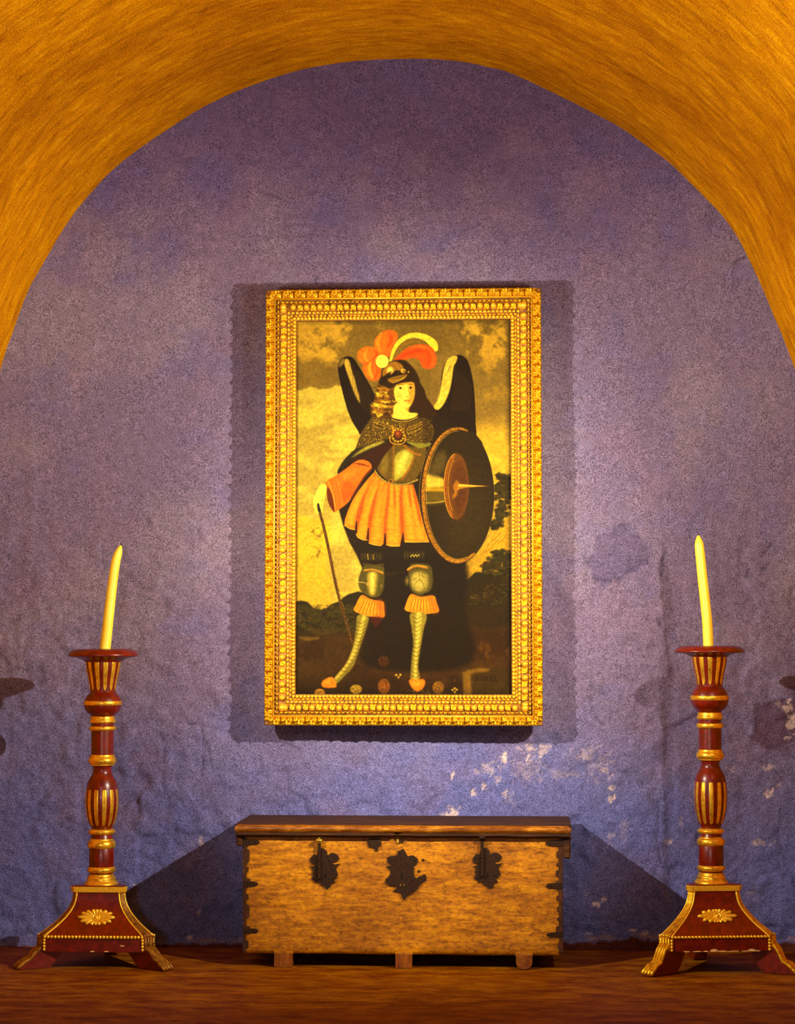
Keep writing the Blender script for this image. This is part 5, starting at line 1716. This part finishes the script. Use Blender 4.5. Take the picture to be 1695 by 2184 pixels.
        for sx in (-1, 1):
            for k in range(4):
                zz = zb1 - R(6.5) * (k + 1)
                mb.ball((sx * R(103.5), -R(RI + .5), zz), R(3.4), 8, 5)
        o = mb.build('bead_row', GOLD_BRIGHT, block, Mq)
        o['kind'] = 'stuff'
        zc_ = z(1957, R(50))
        i = next(j for j in range(len(lv) - 1) if lv[j][2] >= zc_ >= lv[j + 1][2])
        tt = (lv[i][2] - zc_) / (lv[i][2] - lv[i + 1][2])
        ri_ = [R(rin(w, c)) for w, c, zz in lv]
        Wc = ri_[i] * (1 - tt) + ri_[i + 1] * tt
        slope = math.atan2(ri_[i + 1] - ri_[i - 1], lv[i - 1][2] - lv[i + 1][2])
        Mr = Mq @ Matrix.Translation((0, -Wc - .0005, zc_)) @ Matrix.Rotation(-slope, 4, 'X')
        ks = 1 / math.cos(slope)
        hub = MB()
        hub.lathe([(R(8), 0), (R(8.6), R(1.5)), (R(8), R(3.8)), (R(6.6), R(4)), (R(5.6), R(2.0)), (R(4.4), R(2.0)), (R(3.8), R(4)), (R(2.4), R(5)), (R(.4), R(5.3))], 20, True,
                  Matrix.Rotation(math.pi / 2, 4, 'X'))
        rose = hub.build('rosette', GOLD_BRIGHT, root, Mr)
        angs = [0, 17, 35, 62, 90, 118, 145, 163, 180, 197, 215, 242, 270, 298, 325, 343]
        for a in angs:
            ar = math.radians(a)
            ex = 39.5 if not right else 42
            ey = 15.5 * ks if not right else 13 * ks
            rad = 1 / math.sqrt((math.cos(ar) / ex) ** 2 + (math.sin(ar) / ey) ** 2)
            inner = 7.0
            ln = max(rad - inner, 6)
            mbp = MB()
            pts, rr = [], []
            for j in range(8):
                t = j / 7
                pts.append((R((inner + ln * t) * math.cos(ar)), -R(1.0), R((inner + ln * t) * math.sin(ar))))
                rr.append(R(1.3 + 2.9 * math.sin(min(1, t * .95) * math.pi * .62)) * (1 if t < .99 else .45))
            mbp.tube(pts, rr, 8, True)
            mbp.build('petal', GOLD_BRIGHT, rose)
        # foot, running out from the cut corner
        rc = R(2 * RI - 32 * math.sqrt(3) / 2)
        M45 = Mq @ Matrix.Rotation(-math.pi / 6, 4, 'Z')     # local +x runs out through the corner
        top = [(rc - R(3), zb0 + R(13)), (rc + R(3), zb0 + R(11)), (rc + R(11), zb0 + R(2)), (rc + R(22), R(24)), (rc + R(34), R(19)), (rc + R(44), R(10)), (rc + R(50), R(5)), (rc + R(52), R(.6))]
        if not right:
            top = [(rc - R(3), zb0 + R(10)), (rc + R(4), zb0 + R(6)), (rc + R(13), zb0 - R(1)), (rc + R(24), R(20)), (rc + R(35), R(14)), (rc + R(44), R(8)), (rc + R(50), R(4)), (rc + R(53), R(.6))]
        hw = R(15)
        outline = top + [(rc + R(52), 0), (rc - R(14), 0), (rc - R(22), R(4)), (rc - R(30), R(14)), (rc - R(46), zb0 - R(3)), (rc - R(50), zb0 + .002), (rc - R(6), zb0 + .002)]
        fb = MB()
        n_ = len(outline)
        vs = [(x_, -hw * .9, z_) for x_, z_ in outline] + [(x_, hw * .9, z_) for x_, z_ in outline]
        fs = [tuple(range(n_)), tuple(range(2 * n_ - 1, n_ - 1, -1))] + [((k + 1) % n_, k, n_ + k, n_ + (k + 1) % n_) for k in range(n_)]
        fb.add(vs, fs)
        foot = fb.build('foot', RED, root, M45)
        for k in range(4):
            off = (-1.5 + k) * hw * .52
            spread = [1, 1, .98, .98, 1.04, 1.12, 1.18, 1.2]
            tb = MB().tube([(x_, off * sp, z_ + (R(1) if i_ < 6 else 0)) for i_, ((x_, z_), sp) in enumerate(zip(top, spread))], [R(v) for v in (3.6, 4.0, 3.8, 3.8, 4.2, 4.6, 4.2, 2)], 8)
            tb.build('toe', GOLD if right else GILT_DARK, foot)
    if right:      # gesso showing where the lower edge is chipped
        for xx, w, hh in ((-72, 7, 2), (-50, 10, 2), (-32, 6, 2.5), (-14, 9, 7), (2, 12, 2.5), (26, 14, 2), (52, 9, 2), (66, 10, 6), (78, 6, 2.5)):
            pts = [(R(xx + w * math.cos(a)), max(zb0 - .0005, zb0 + R(hh * math.sin(a) * random.uniform(.7, 1.1)))) for a in np.linspace(0, math.pi, 7)]
            pts = [(x_, z_) for x_, z_ in pts] + [(R(xx), zb0 - .0006)]
            MB().prism(pts, -R(RI + .9), -R(RI - 3)).build('chip', CHIP, block)
    else:
        for xx, zz in ((61, 14), (-2, 2), (28, 2)):
            pts = [(R(xx + 5 * math.cos(a)), zb0 + R(zz + 1.2 * math.sin(a))) for a in np.linspace(0, 5.5, 7)]
            MB().prism(pts, -R(RI + .9), -R(RI - 3)).build('chip', CHIP, block)
    return root, S, z

Ls = [1380, 1397, 1409, 1475, 1500, 1527, 1541, 1549, 1557, 1609, 1632, 1683, 1765, 1771, 1799, 1809, 1848, 1855, 1865, 1890, 1904, 1957, 1998, 2032]
Rs = [1374, 1389.5, 1398, 1463, 1488.5, 1519, 1533, 1542.5, 1552, 1598, 1621, 1667, 1762, 1770.5, 1793, 1803, 1845, 1851, 1862, 1887, 1901, 1954, 1998, 2030]
left_root, LS_, lz_ = build_candlestick(217.5, lambda p: p, 0.0, 'red and gilt candlestick with round gold beads, on the floor left of the chest', False)
right_root, RS_, rz_ = build_candlestick(1515, lambda p: float(np.interp(p, Ls, Rs)), math.radians(8.0), 'red and gilt candlestick with chipped lower edge, on the floor right of the chest', True)

# ================================================================== candles
def candle(path, rad, label, wick, root_x, y=SY):
    P = [at(x, py, y) for x, py in path]
    base = P[0]
    pts = [(p.x - base.x, 0, p.z - base.z) for p in P]
    # resample
    Q, rr = [], []
    n = len(pts)
    for i in range(n - 1):
        p0, p1, p2, p3 = (Vector(pts[k]) for k in (max(i - 1, 0), i, i + 1, min(i + 2, n - 1)))
        for k in range(5):
            t = k / 5
            Q.append(0.5 * ((2 * p1) + (-p0 + p2) * t + (2 * p0 - 5 * p1 + 4 * p2 - p3) * t * t + (-p0 + 3 * p1 - 3 * p2 + p3) * t ** 3))
            rr.append(rad[i] * (1 - t) + rad[i + 1] * t)
    Q.append(Vector(pts[-1])); rr.append(rad[-1])
    S = 503.0
    e = empty('candle', base, label, 'candle', 'pair of yellow candles')
    MB().tube(Q, [r / S for r in rr], 24).build('wax', WAX, e)
    tip = Q[-1]
    MB().tube([tip - Vector((0, 0, .006)), tip + Vector((0, 0, .006)), tip + Vector((wick, 0, .012))], [.0018, .0018, .0012], 6).build('wick', WICK, e)
candle([(223.5, 1389), (229, 1340), (234.5, 1290), (240.5, 1240), (246.5, 1200), (251.5, 1182), (255.5, 1170), (257.5, 1163)], [11.6, 11.2, 10.8, 10.2, 9.8, 8.8, 5.5, 1.4],
       'yellow candle leaning right, standing in the left candlestick', .001, 0)
candle([(1510.5, 1383), (1508, 1330), (1503, 1280), (1497.5, 1230), (1492.5, 1180), (1490.5, 1160), (1489.5, 1149), (1489.3, 1142)], [10.8, 10.8, 10.6, 10.4, 10.2, 9.4, 5.8, 2.2],
       'yellow candle leaning left with a black wick, standing in the right candlestick', -.002, 0)
